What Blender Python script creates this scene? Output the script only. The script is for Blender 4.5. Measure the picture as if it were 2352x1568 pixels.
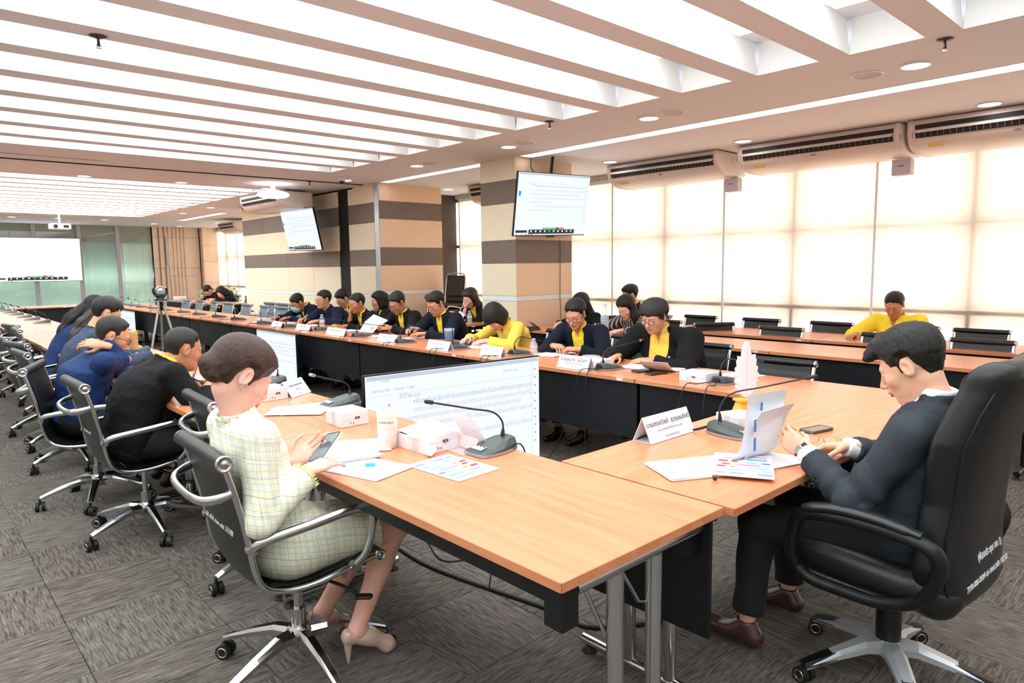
import bpy, bmesh, math, random
import numpy as np
from mathutils import Vector, Matrix, Euler
random.seed(7); rng = np.random.default_rng(7)
for o in list(bpy.data.objects): bpy.data.objects.remove(o)
SC = bpy.context.scene
COL = SC.collection
PI = math.pi

# ---------------------------------------------------------------- camera, world, exposure
cam_data = bpy.data.cameras.new('camera'); cam = bpy.data.objects.new('camera', cam_data); COL.objects.link(cam)
SC.camera = cam
cam_data.sensor_width = 36; cam_data.lens = 1559.17/2352*36; cam_data.clip_start = .02; cam_data.clip_end = 200
_f = Vector((0.67265086, 0.73161584, -0.11081105)); _r = Vector((0.73514159, -0.67779697, -0.01257434)); _u = Vector((0.08430698, 0.07300367, 0.99376194))
cam.matrix_world = Matrix(((_r.x, _u.x, -_f.x, 0), (_r.y, _u.y, -_f.y, 0), (_r.z, _u.z, -_f.z, 1.5), (0, 0, 0, 1)))

world = bpy.data.worlds.new('overcast_daylight'); SC.world = world; world.use_nodes = True
_bg = world.node_tree.nodes['Background']; _bg.inputs[0].default_value = (1.0, .94, .88, 1); _bg.inputs[1].default_value = 4.4
SC.view_settings.view_transform = 'Standard'; SC.view_settings.look = 'None'
SC.view_settings.gamma = 1; SC.view_settings.use_curve_mapping = False
SC.view_settings.exposure = -0.03
LIGHT_SLOT = 5.9      # emission of the ceiling slot diffusers
LIGHT_DOWN = 26.0
SC.cycles.max_bounces = 7; SC.cycles.diffuse_bounces = 4; SC.cycles.glossy_bounces = 3; SC.cycles.transmission_bounces = 5
SC.cycles.transparent_max_bounces = 7; SC.cycles.caustics_reflective = False; SC.cycles.caustics_refractive = False
SC.cycles.sample_clamp_indirect = 4.0; SC.cycles.use_denoising = True
ZT = .75; ZC = 2.78

# ---------------------------------------------------------------- materials
def lin(c):
    if isinstance(c, str): c = tuple(int(c[i:i+2], 16)/255 for i in (0, 2, 4))
    return tuple(((v/12.92) if v <= .04045 else ((v+.055)/1.055)**2.4) for v in c)
MATS = {}
def mat(name, col, rough=.5, metal=0., spec=.5, bump=0, bscale=200, emit=None, estr=0, alpha=1, trans=0, coat=0, var=0, vscale=6, sheen=0, stretch=None, ior=None, wr=0):
    if name in MATS: return MATS[name]
    m = bpy.data.materials.new(name); m.use_nodes = True; nt = m.node_tree; b = nt.nodes['Principled BSDF']
    c = lin(col) if isinstance(col, str) else col
    b.inputs['Base Color'].default_value = (*c, 1); b.inputs['Roughness'].default_value = rough; b.inputs['Metallic'].default_value = metal
    b.inputs['Specular IOR Level'].default_value = spec
    if alpha < 1: b.inputs['Alpha'].default_value = alpha
    if trans: b.inputs['Transmission Weight'].default_value = trans
    if ior: b.inputs['IOR'].default_value = ior
    if coat: b.inputs['Coat Weight'].default_value = coat; b.inputs['Coat Roughness'].default_value = .15
    if sheen: b.inputs['Sheen Weight'].default_value = sheen
    if emit: b.inputs['Emission Color'].default_value = (*(lin(emit) if isinstance(emit, str) else emit), 1); b.inputs['Emission Strength'].default_value = estr
    if bump or var:
        tc = nt.nodes.new('ShaderNodeTexCoord'); mp = nt.nodes.new('ShaderNodeMapping'); nt.links.new(tc.outputs['Object'], mp.inputs[0])
        if stretch: mp.inputs['Scale'].default_value = stretch
        if bump:
            n = nt.nodes.new('ShaderNodeTexNoise'); n.inputs['Scale'].default_value = bscale; n.inputs['Detail'].default_value = 3
            nt.links.new(mp.outputs[0], n.inputs[0]); bp = nt.nodes.new('ShaderNodeBump'); bp.inputs['Strength'].default_value = bump; bp.inputs['Distance'].default_value = .01
            nt.links.new(n.outputs[0], bp.inputs['Height']); nt.links.new(bp.outputs[0], b.inputs['Normal'])
        if var:
            n2 = nt.nodes.new('ShaderNodeTexNoise'); n2.inputs['Scale'].default_value = vscale; n2.inputs['Detail'].default_value = 4
            nt.links.new(mp.outputs[0], n2.inputs[0]); r = nt.nodes.new('ShaderNodeValToRGB')
            r.color_ramp.elements[0].position = .3; r.color_ramp.elements[1].position = .7
            r.color_ramp.elements[0].color = (*[v*(1-var) for v in c], 1); r.color_ramp.elements[1].color = (*[min(1, v*(1+var)) for v in c], 1)
            nt.links.new(n2.outputs[0], r.inputs[0]); nt.links.new(r.outputs[0], b.inputs['Base Color'])
    if wr:
        tc = nt.nodes.new('ShaderNodeTexCoord'); n = nt.nodes.new('ShaderNodeTexNoise'); n.inputs['Scale'].default_value = 7; n.inputs['Detail'].default_value = 2; n.inputs['Distortion'].default_value = .8
        nt.links.new(tc.outputs['Object'], n.inputs[0]); bp = nt.nodes.new('ShaderNodeBump'); bp.inputs['Strength'].default_value = wr; bp.inputs['Distance'].default_value = .05; nt.links.new(n.outputs[0], bp.inputs['Height'])
        old = b.inputs['Normal'].links[0].from_node if b.inputs['Normal'].is_linked else None
        if old: nt.links.new(bp.outputs[0], old.inputs['Normal'])
        else: nt.links.new(bp.outputs[0], b.inputs['Normal'])
    MATS[name] = m; return m
def emat(name, col, s):
    if name in MATS: return MATS[name]
    m = bpy.data.materials.new(name); m.use_nodes = True; nt = m.node_tree; nt.nodes.clear()
    e = nt.nodes.new('ShaderNodeEmission'); o = nt.nodes.new('ShaderNodeOutputMaterial'); e.inputs[0].default_value = (*(lin(col) if isinstance(col, str) else col), 1); e.inputs[1].default_value = s
    nt.links.new(e.outputs[0], o.inputs[0]); MATS[name] = m; return m

def wood(name, c1, c2, axis, rough=.28):
    m = bpy.data.materials.new(name); m.use_nodes = True; nt = m.node_tree; b = nt.nodes['Principled BSDF']; N = nt.nodes.new; Lk = nt.links.new
    tc = N('ShaderNodeTexCoord'); mp = N('ShaderNodeMapping'); Lk(tc.outputs['Object'], mp.inputs[0]); s = [14, 14, 14]; s[axis] = 1.1; mp.inputs['Scale'].default_value = s
    n = N('ShaderNodeTexNoise'); n.inputs['Scale'].default_value = 1.6; n.inputs['Detail'].default_value = 6; n.inputs['Distortion'].default_value = .6; Lk(mp.outputs[0], n.inputs[0])
    r = N('ShaderNodeValToRGB'); r.color_ramp.elements[0].position = .35; r.color_ramp.elements[1].position = .68
    r.color_ramp.elements[0].color = (*lin(c1), 1); r.color_ramp.elements[1].color = (*lin(c2), 1); Lk(n.outputs[0], r.inputs[0]); Lk(r.outputs[0], b.inputs['Base Color'])
    b.inputs['Roughness'].default_value = rough; b.inputs['Specular IOR Level'].default_value = .45
    MATS[name] = m; return m

# ---------------------------------------------------------------- object helpers
def thing(name, label, cat, loc=(0, 0, 0), rz=0, group=None):
    o = bpy.data.objects.new(name, None); o.empty_display_size = .1; COL.objects.link(o)
    o.location = loc; o.rotation_euler = (0, 0, rz); tag(o, label, cat, group); return o
def tag(o, label, cat, group=None):
    o['label'] = label; o['category'] = cat
    if group: o['group'] = group
    return o
def link(name, me, parent=None, loc=None, rot=None, label=None):
    o = bpy.data.objects.new(name, me); COL.objects.link(o)
    if parent is not None: o.parent = parent
    if loc is not None: o.location = loc
    if rot is not None: o.rotation_euler = rot
    if label: o['label'] = label
    return o
def copy_tree(o, parent=None):
    c = o.copy(); COL.objects.link(c); c.parent = parent
    for ch in KIDS.get(o.name, []) or [x for x in o.children]: copy_tree(ch, c)
    return c
KIDS = {}
def dup(root, loc=None, rz=None, label=None, group=None):
    c = copy_tree(root)
    if loc is not None: c.location = loc
    if rz is not None: c.rotation_euler = (0, 0, rz)
    if label: c['label'] = label
    if group: c['group'] = group
    return c
def struct(o, kind='structure'): o['kind'] = kind; return o

class MB:
    """collects polygons; build() makes ONE mesh object"""
    def __init__(s): s.v = []; s.f = []; s.sm = []
    def add(s, vs, fs, smooth=False):
        n = len(s.v); s.v += [tuple(map(float, p)) for p in vs]; s.f += [tuple(i+n for i in f) for f in fs]; s.sm += [smooth]*len(fs); return s
    def box(s, c, d, rz=0, M=None):
        x, y, z = [v/2 for v in d]; P = [(sx*x, sy*y, sz*z) for sz in (-1, 1) for sy in (-1, 1) for sx in (-1, 1)]
        if M is None: M = Matrix.Rotation(rz, 3, 'Z')
        P = [M @ Vector(p)+Vector(c) for p in P]
        return s.add(P, [(0, 2, 3, 1), (4, 5, 7, 6), (0, 1, 5, 4), (2, 6, 7, 3), (0, 4, 6, 2), (1, 3, 7, 5)])
    def bbox(s, a, b):
        return s.box([(a[i]+b[i])/2 for i in range(3)], [abs(b[i]-a[i]) for i in range(3)])
    def rbox(s, c, d, r=.005, rz=0, seg=3, M=None):
        """box with rounded vertical edges and chamfered top and bottom"""
        x, y, z = d[0]/2, d[1]/2, d[2]/2; ring = []
        for cx, cy, a0 in ((1, 1, 0), (-1, 1, 90), (-1, -1, 180), (1, -1, 270)):
            for k in range(seg+1):
                a = math.radians(a0+90*k/seg); ring.append((cx*(x-r), cy*(y-r), math.cos(a), math.sin(a)))
        c2 = r*.4; L = []
        for zz, rr in ((-z, r-c2), (-z+c2, r), (z-c2, r), (z, r-c2)):
            L.append([(px+rr*ca, py+rr*sa, zz) for px, py, ca, sa in ring])
        if M is None: M = Matrix.Rotation(rz, 3, 'Z')
        L = [[M @ Vector(p)+Vector(c) for p in l] for l in L]; return s.loft(L, True, True, smooth=False)
    def loft(s, rings, closed=True, caps=True, smooth=True):
        n = len(rings[0]); V = [p for r in rings for p in r]; F = []
        for i in range(len(rings)-1):
            for j in range(n if closed else n-1):
                k = (j+1) % n; F.append((i*n+j, i*n+k, (i+1)*n+k, (i+1)*n+j))
        s.add(V, F, smooth)
        if caps: s.add(rings[0], [tuple(reversed(range(n)))]); s.add(rings[-1], [tuple(range(n))])
        return s
    def tube(s, pts, r, n=8, caps=True, flat=None):
        pts = [Vector(p) for p in pts]; rs = r if isinstance(r, (list, tuple)) else [r]*len(pts); rings = []; up = Vector((0, 0, 1)); prev = None
        for i, p in enumerate(pts):
            d = (pts[min(i+1, len(pts)-1)]-pts[max(i-1, 0)]).normalized()
            if prev is None:
                a = d.cross(up if abs(d.z) < .95 else Vector((1, 0, 0))).normalized()
            else:
                a = (prev-d*prev.dot(d)); a = a.normalized() if a.length > 1e-6 else d.orthogonal().normalized()
            prev = a; b = d.cross(a); fl = flat or 1
            rings.append([p+a*rs[i]*math.cos(t)+b*rs[i]*fl*math.sin(t) for t in [2*PI*k/n for k in range(n)]])
        return s.loft(rings, True, caps)
    def cyl(s, c, r, h, n=20, axis='z', r2=None):
        a = Vector(c); d = {'x': Vector((1, 0, 0)), 'y': Vector((0, 1, 0)), 'z': Vector((0, 0, 1))}[axis]
        return s.tube([a-d*h/2, a+d*h/2], [r, r if r2 is None else r2], n)
    def lathe(s, c, prof, n=20, caps=True):
        return s.loft([[(c[0]+r*math.cos(2*PI*k/n), c[1]+r*math.sin(2*PI*k/n), c[2]+z) for k in range(n)] for r, z in prof], True, caps)
    def ell(s, c, r, n=12, M=None):
        R = []; 
        for i in range(1, n//2+2):
            a = PI*(i-.5)/(n//2+1)-PI/2; q = [Vector((r[0]*math.cos(a)*math.cos(2*PI*k/n), r[1]*math.cos(a)*math.sin(2*PI*k/n), r[2]*math.sin(a))) for k in range(n)]
            R.append([(M @ p if M else p)+Vector(c) for p in q])
        return s.loft(R)
    def quad(s, pts): return s.add(pts, [(0, 1, 2, 3)])
    def mesh(s, name, m, bev=0):
        me = bpy.data.meshes.new(name); me.from_pydata(s.v, [], s.f); me.materials.append(m)
        me.polygons.foreach_set('use_smooth', s.sm); me.update(); return me
    def build(s, name, m, parent=None, loc=None, rot=None, label=None):
        return link(name, s.mesh(name, m), parent, loc, rot, label)

def letter(txt, size, m, parent, loc, rot, name='lettering', align='CENTER', sx=1, ext=0.0004, label=None):
    c = bpy.data.curves.new(name, 'FONT'); c.body = txt; c.size = size; c.align_x = align; c.align_y = 'CENTER'; c.extrude = ext; c.resolution_u = 2; c.materials.append(m)
    tmp = bpy.data.objects.new('tmp', c); me = bpy.data.meshes.new_from_object(tmp); bpy.data.objects.remove(tmp); me.name = name
    o = link(name, me, parent, loc, rot, label); o.scale = (sx, 1, 1); return o
def multi(name, quads, parent=None, loc=None, rot=None, label=None):
    """one mesh out of (points, material) polygons"""
    me = bpy.data.meshes.new(name); V = []; F = []; mi = []; ms = []
    for pts, m in quads:
        if m not in ms: ms.append(m)
        F.append(tuple(range(len(V), len(V)+len(pts)))); V += [tuple(p) for p in pts]; mi.append(ms.index(m))
    me.from_pydata(V, [], F)
    for m in ms: me.materials.append(m)
    me.polygons.foreach_set('material_index', mi); me.update(); return link(name, me, parent, loc, rot, label)
def rect(x0, y0, x1, y1, z=0): return [(x0, y0, z), (x1, y0, z), (x1, y1, z), (x0, y1, z)]

def num(k): return ['zeroth', 'first', 'second', 'third', 'fourth', 'fifth', 'sixth', 'seventh', 'eighth', 'ninth', 'tenth', 'eleventh', 'twelfth', 'thirteenth', 'fourteenth', 'fifteenth', 'sixteenth', 'seventeenth', 'eighteenth', 'nineteenth', 'twentieth'][k]
def lerp(a, b, t): return a+(b-a)*t
def smooth_path(pts, n=6):
    """Catmull-Rom through the points"""
    P = [Vector(p) for p in pts]; P = [P[0]*2-P[1]]+P+[P[-1]*2-P[-2]]; out = []
    for i in range(1, len(P)-2):
        for k in range(n):
            t = k/n; a, b, c, d = P[i-1], P[i], P[i+1], P[i+2]
            out.append(.5*((2*b)+(c-a)*t+(2*a-5*b+4*c-d)*t*t+(3*b-a-3*c+d)*t**3))
    out.append(P[-2]); return out
# ---------------------------------------------------------------- organic shapes: signed distance fields meshed as one surface
def nets(fn, lo, hi, h):
    ax = [np.arange(lo[i], hi[i]+h, h, dtype=np.float32) for i in range(3)]
    X, Y, Z = np.meshgrid(*ax, indexing='ij'); D = fn(X, Y, Z).astype(np.float32); s = D < 0
    nx, ny, nz = D.shape
    def cr(A, i, j, k): return A[i:nx-1+i, j:ny-1+j, k:nz-1+k]
    cnt = sum(cr(s, i, j, k).astype(np.int8) for i in (0, 1) for j in (0, 1) for k in (0, 1)); act = (cnt > 0) & (cnt < 8)
    I = np.argwhere(act); n = len(I)
    if n == 0: return np.zeros((0, 3)), np.zeros((0, 4), int)
    idx = -np.ones(act.shape, np.int64); idx[act] = np.arange(n)
    acc = np.zeros((n, 3)); num_ = np.zeros(n)
    C = [(i, j, k) for i in (0, 1) for j in (0, 1) for k in (0, 1)]
    dv = {c: D[I[:, 0]+c[0], I[:, 1]+c[1], I[:, 2]+c[2]] for c in C}
    for c in C:
        for a in range(3):
            if c[a] == 0:
                e = list(c); e[a] = 1; e = tuple(e); d0, d1 = dv[c], dv[e]; m = (d0 < 0) != (d1 < 0)
                t = np.where(m, d0/np.where(m, d0-d1, 1), 0)
                p = np.tile(np.array(c, float), (n, 1)); p[:, a] += t; acc[m] += p[m]; num_[m] += 1
    V = (I+acc/num_[:, None])*h+np.array([ax[0][0], ax[1][0], ax[2][0]])
    F = []
    for a in range(3):
        b, c = (a+1) % 3, (a+2) % 3
        sl0 = [slice(1, -1)]*3; sl0[a] = slice(0, -1); sl1 = list(sl0); sl1[a] = slice(1, None)
        s0, s1 = s[tuple(sl0)], s[tuple(sl1)]; E = np.argwhere(s0 != s1); 
        if not len(E): continue
        flip = s0[E[:, 0], E[:, 1], E[:, 2]]; base = E.copy(); base[:, b] += 1; base[:, c] += 1
        def g(db, dc):
            q = base.copy(); q[:, b] += db; q[:, c] += dc; return idx[q[:, 0], q[:, 1], q[:, 2]]
        q = np.stack([g(-1, -1), g(0, -1), g(0, 0), g(-1, 0)], 1); q[~flip] = q[~flip][:, ::-1]; F.append(q)
    F = np.concatenate(F); F = F[(F >= 0).all(1)]
    return V, F
def npmesh(name, parts, mats, smooth=True):
    V = np.concatenate([p[0] for p in parts]); off = 0; Fs = []
    for p in parts: Fs.append(p[1]+off); off += len(p[0])
    F = np.concatenate(Fs); me = bpy.data.meshes.new(name)
    me.vertices.add(len(V)); me.vertices.foreach_set('co', V.astype(np.float32).ravel())
    me.loops.add(F.size); me.loops.foreach_set('vertex_index', F.astype(np.int32).ravel())
    me.polygons.add(len(F)); me.polygons.foreach_set('loop_start', np.arange(0, F.size, 4, dtype=np.int32))
    me.polygons.foreach_set('loop_total', np.full(len(F), 4, np.int32))
    for m in mats: me.materials.append(m)
    me.update(calc_edges=True); me.polygons.foreach_set('use_smooth', np.full(len(F), smooth)); return me
def smin(a, b, k):
    h = np.clip(.5+.5*(b-a)/k, 0, 1); return b+(a-b)*h-k*h*(1-h)
def smax(a, b, k): return -smin(-a, -b, k)
def cone(X, Y, Z, a, b, ra, rb, cut=False, ret_t=False):
    a = np.asarray(a, float); b = np.asarray(b, float); d = b-a; L2 = float(d@d)
    t0 = ((X-a[0])*d[0]+(Y-a[1])*d[1]+(Z-a[2])*d[2])/L2; t = np.clip(t0, 0, 1)
    q = np.sqrt((X-a[0]-t*d[0])**2+(Y-a[1]-t*d[1])**2+(Z-a[2]-t*d[2])**2)-(ra+(rb-ra)*t)
    if cut: q = np.maximum(q, (t0-1)*math.sqrt(L2))
    return (q, t0) if ret_t else q
def ell(X, Y, Z, c, r, M=None):
    x, y, z = X-c[0], Y-c[1], Z-c[2]
    if M is not None: x, y, z = [M[0][i]*x+M[1][i]*y+M[2][i]*z for i in range(3)]
    k0 = np.sqrt((x/r[0])**2+(y/r[1])**2+(z/r[2])**2); k1 = np.sqrt((x/r[0]**2)**2+(y/r[1]**2)**2+(z/r[2]**2)**2)
    return k0*(k0-1)/np.maximum(k1, 1e-6)
def poly2(U, V, pts):
    d = None; s = np.ones_like(U); n = len(pts)
    for i in range(n):
        a = pts[i]; b = pts[i-1]; ex, ey = b[0]-a[0], b[1]-a[1]; wx, wy = U-a[0], V-a[1]
        t = np.clip((wx*ex+wy*ey)/(ex*ex+ey*ey), 0, 1); q = (wx-ex*t)**2+(wy-ey*t)**2
        d = q if d is None else np.minimum(d, q)
        c1 = V >= a[1]; c2 = V < b[1]; c3 = ex*wy > ey*wx
        f = (c1 & c2 & c3) | (~c1 & ~c2 & ~c3); s = np.where(f, -s, s)
    return s*np.sqrt(d)
def wob(X, Y, Z, f=30, s=0):
    return (np.sin(f*(X+.6*Y)+s)*np.sin(f*.8*(Y-.4*Z)+2*s+1)+.5*np.sin(f*1.9*(Z+.5*X)+s*3)*np.sin(f*1.7*(X-Y)+2))*.66

def rotm(yaw=0, pitch=0, roll=0):
    """head frame: yaw turns left(+), pitch nods down(+), roll tilts to its right(+); columns = right, forward, up"""
    return np.array(Matrix.Rotation(math.radians(yaw), 3, 'Z') @ Matrix.Rotation(math.radians(-pitch), 3, 'X') @ Matrix.Rotation(math.radians(roll), 3, 'Y'))
def frame_pts(X, Y, Z, c, M):
    x, y, z = X-c[0], Y-c[1], Z-c[2]
    return M[0, 0]*x+M[1, 0]*y+M[2, 0]*z, M[0, 1]*x+M[1, 1]*y+M[2, 1]*z, M[0, 2]*x+M[1, 2]*y+M[2, 2]*z

def head_sdf(x, y, z, fem=0, w=1):
    x = x/w
    d = ell(x, y, z, (0, -.018, .032), (.077, .096, .086))
    d = smin(d, ell(x, y, z, (0, .03, -.018), (.064-.004*fem, .060, .084)), .03)
    d = smin(d, ell(x, y, z, (0, .034, -.072), (.047-.006*fem, .048, .040)), .03)
    d = smin(d, ell(x, y, z, (0, .074, -.098), (.017, .016, .015)), .022)
    d = smin(d, cone(x, y, z, (0, -.015, -.05), (0, .03, -.085), .052, .036), .03)
    ax = np.abs(x)
    d = smin(d, cone(ax, y, z, (0, .083, .024), (.038, .072, .024), .010, .011), .012)
    d = smin(d, ell(ax, y, z, (.042, .056, -.022), (.022, .024, .022)), .02)
    d = smax(d, -ell(ax, y, z, (.031, .098, .006), (.017, .016, .010)), .014)
    d = smin(d, ell(ax, y, z, (.031, .0755, .005), (.0145, .0125, .0125)), .003)
    d = smin(d, cone(x, y, z, (0, .088, .012), (0, .110-.003*fem, -.028), .0065, .0105-.002*fem), .010)
    d = smin(d, ell(ax, y, z, (.0125, .097, -.033), (.0085-.001*fem, .010, .008)), .006)
    d = smin(d, ell(x, y, z, (0, .088, -.055), (.024, .011, .012)), .012)
    d = smin(d, ell(x, y, z, (0, .0945, -.0575), (.019, .0085, .0048)), .004)
    d = smin(d, ell(x, y, z, (0, .0925, -.0675), (.016, .0085, .0058)), .004)
    d = smax(d, -ell(x, y, z, (0, .104, -.0625), (.022, .012, .0016)), .003)
    # ears
    Me = np.array(Matrix.Rotation(math.radians(-22), 3, 'Z') @ Matrix.Rotation(math.radians(-10), 3, 'X'))
    e = ell(ax, y, z, (.078, -.012, -.002), (.010, .019, .032), Me)
    e = smax(e, -ell(ax, y, z, (.088, -.007, .001), (.008, .012, .022), Me), .004)
    e = smin(e, ell(ax, y, z, (.078, -.004, -.006), (.006, .006, .008)), .004)
    return smin(d, e, .006)

HAIR = {
 # outline of the haired region seen from the side (y forward, z up)
 'short': [(.20, .075), (.078, .072), (.052, .050), (.040, .022), (.022, .018), (.016, -.012), (.002, -.010), (-.004, .030), (-.026, .030), (-.040, -.02), (-.055, -.065), (-.20, -.062), (-.20, .30), (.20, .30)],
 'fringe': [(.20, .040), (.085, .036), (.055, .034), (.046, .010), (.022, .002), (.016, -.014), (.0, -.012), (-.004, .026), (-.028, .026), (-.042, -.03), (-.055, -.075), (-.20, -.07), (-.20, .30), (.20, .30)],
 'recede': [(.20, .095), (.062, .092), (.035, .060), (.034, .020), (.020, .014), (.014, -.012), (.002, -.010), (-.004, .030), (-.026, .030), (-.042, -.02), (-.055, -.062), (-.20, -.06), (-.20, .30), (.20, .30)],
 'bob': [(.20, .030), (.09, .026), (.062, .012), (.050, -.03), (.046, -.085), (.02, -.105), (-.05, -.10), (-.20, -.095), (-.20, .30), (.20, .30)],
 'long': [(.20, .070), (.085, .066), (.058, .045), (.040, .0), (.028, -.06), (.010, -.13), (-.2, -.13), (-.2, .3), (.2, .3)],
 'updo': [(.20, .066), (.080, .060), (.056, .042), (.040, .012), (.026, -.004), (.020, -.024), (.006, -.012), (-.002, .030), (-.022, .028), (-.036, -.010), (-.050, -.052), (-.20, -.05), (-.20, .30), (.20, .30)],
}
def hair_sdf(x, y, z, style, bulk=1.0, fem=0):
    pl = poly2(y+.005*np.sin(90*x+1)+.003*np.sin(210*x), z+.005*np.sin(110*x+2)*(1 if style != 'updo' else .3), HAIR[style if style in HAIR else 'short'])
    side = .010 if style in ('bob', 'long', 'updo') else .0035
    th = (side+(.022-side)*bulk*np.clip((z-.005)/.10, 0, 1)**.8+.003*bulk*np.clip(-y/.1, 0, 1)+(side-.0035)*bulk)*np.clip(-pl/.022, .18, 1)
    base = ell(x, y, z, (0, -.018, .032), (.077, .096, .086)); base = smin(base, ell(x, y, z, (0, .03, -.018), (.066, .060, .084)), .03)
    base = smin(base, cone(x, y, z, (0, -.015, -.05), (0, .0, -.085), .054, .04), .03)
    ang = np.arctan2(x, y+.05); strand = .0011*bulk*np.sin(60*ang+18*z+2*np.sin(30*z))+.0008*bulk*np.sin(140*ang-25*z)
    if style in ('bob',): base = smin(base, ell(x, y, z, (0, -.018, -.035), (.086, .088, .085)), .04)
    if style == 'long': base = smin(base, ell(x, y, z, (0, -.03, -.06), (.078, .075, .10)), .03)
    d = smax(base-th+strand, pl, .008)
    return d

def hand_sdf(x, y, z, curl, thumb=.5, spread=1.0, sc=1.0):
    """x along the fingers from the wrist, y towards the thumb, z back of the hand"""
    x, y, z = x/sc, y/sc, z/sc
    d = cone(x, y, z, (-.05, 0, 0), (.012, 0, 0), .026, .026); d = smin(ell(x, y, z, (-.02, 0, 0), (.05, .028, .021)), ell(x, y, z, (.048, 0, 0), (.050, .040, .0155)), .02)
    ys = [.030, .0105, -.0095, -.028]; Ls = [(.041, .025, .019), (.046, .028, .020), (.042, .026, .019), (.033, .020, .017)]; rr = [.0092, .0095, .009, .0080]
    bx = [.084, .089, .085, .076]
    for i in range(4):
        p = np.array([bx[i], ys[i], 0.]); d = smin(d, cone(x, y, z, (.02, ys[i]*.55, 0), p, .014, .0108), .010)
        c = curl[i] if hasattr(curl, '__len__') else curl; a = c*.55; yaw = spread*ys[i]*4.2; f = None
        for k in range(3):
            q = p+Ls[i][k]*np.array([math.cos(a)*math.cos(yaw), math.cos(a)*math.sin(yaw), -math.sin(a)])
            s = cone(x, y, z, p, q, rr[i]*(1-.08*k), rr[i]*(1-.08*(k+1))); f = s if f is None else smin(f, s, .002)
            p = q; a += c*(.95 if k == 0 else .7)
        d = smin(d, f, .004)
    p = np.array([.012, .022, -.004]); a = math.radians(52-18*thumb); dn = -.25-.5*thumb
    for k, (L, r) in enumerate(((.040, .0145), (.032, .0105), (.025, .0092))):
        dr = np.array([math.cos(a), math.sin(a), dn]); dr /= np.linalg.norm(dr); q = p+L*dr
        d = smin(d, cone(x, y, z, p, q, r, r*.85), .007 if k == 0 else .003); p = q; a -= math.radians(22+22*thumb)
    return d*sc
# ---------------------------------------------------------------- people
def nrm(v): v = np.asarray(v, float); return v/max(1e-9, np.linalg.norm(v))
_cache = {}
def head_mesh(fem, h):
    k = (fem, h)
    if k not in _cache:
        f = lambda X, Y, Z: smin(head_sdf(X, Y, Z, fem), cone(X, Y, Z, (0, -.028, -.06), (0, -.045, -.15), .052-.006*fem, .055-.007*fem), .02)
        _cache[k] = nets(f, (-.11, -.13, -.155), (.11, .13, .13), h)
    return _cache[k]
def feat_mesh(kind, fem, look=1.):
    k = (kind, fem, look)
    if k in _cache: return _cache[k]
    if kind == 'eyebrow':
        reg = lambda x, y, z: smin(cone(x, y, z, (.013, .095, .022), (.030, .098, .0285), .0036-.001*fem, .0036-.001*fem), cone(x, y, z, (.030, .098, .0285), (.048, .088, .0235), .0036-.001*fem, .0015), .002); b = ((.005, .05, .012), (.056, .115, .038)); th = .0022
    elif kind == 'eye':
        reg = lambda x, y, z: smin(cone(x, y, z, (.018, .095, .0015-.0035*look), (.031, .098, .0035-.0075*look), .0012+.0022*(1-look), .0024+.0028*(1-look)), cone(x, y, z, (.031, .098, .0035-.0075*look), (.045, .088, .0025-.004*look), .0024+.0028*(1-look), .0012), .001); b = ((.01, .05, -.014), (.056, .115, .014)); th = .0018
    elif kind == 'lips':
        reg = lambda x, y, z: ell(x, y, z, (0, .1, -.0625), (.023, .03, .0108)); b = ((-.03, .07, -.08), (.03, .115, -.045)); th = .0012
    elif kind == 'mask':
        reg = lambda x, y, z: np.maximum(np.maximum(ell(x, y, z, (0, .09, -.062), (.066, .09, .060)), z+.006), -(y-.015)); b = ((-.08, -.0, -.13), (.08, .14, .01)); th = .007
    g = (lambda X, Y, Z: np.maximum(head_sdf(X, Y, Z, fem)-th, reg(X, Y, Z))) if kind != 'mask' else (lambda X, Y, Z: smax(smin(head_sdf(X, Y, Z, fem), ell(X, Y, Z, (0, .07, -.05), (.045, .045, .05)), .03)-th, reg(X, Y, Z), .004))
    V, F = nets(g, b[0], b[1], .0017 if kind != 'mask' else .003)
    if kind in ('eyebrow', 'eye'):
        V2 = V.copy(); V2[:, 0] *= -1; F = np.concatenate([F, F[:, ::-1]+len(V)]); V = np.concatenate([V, V2])
    _cache[k] = (V, F); return V, F
SKIN = {}
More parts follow.
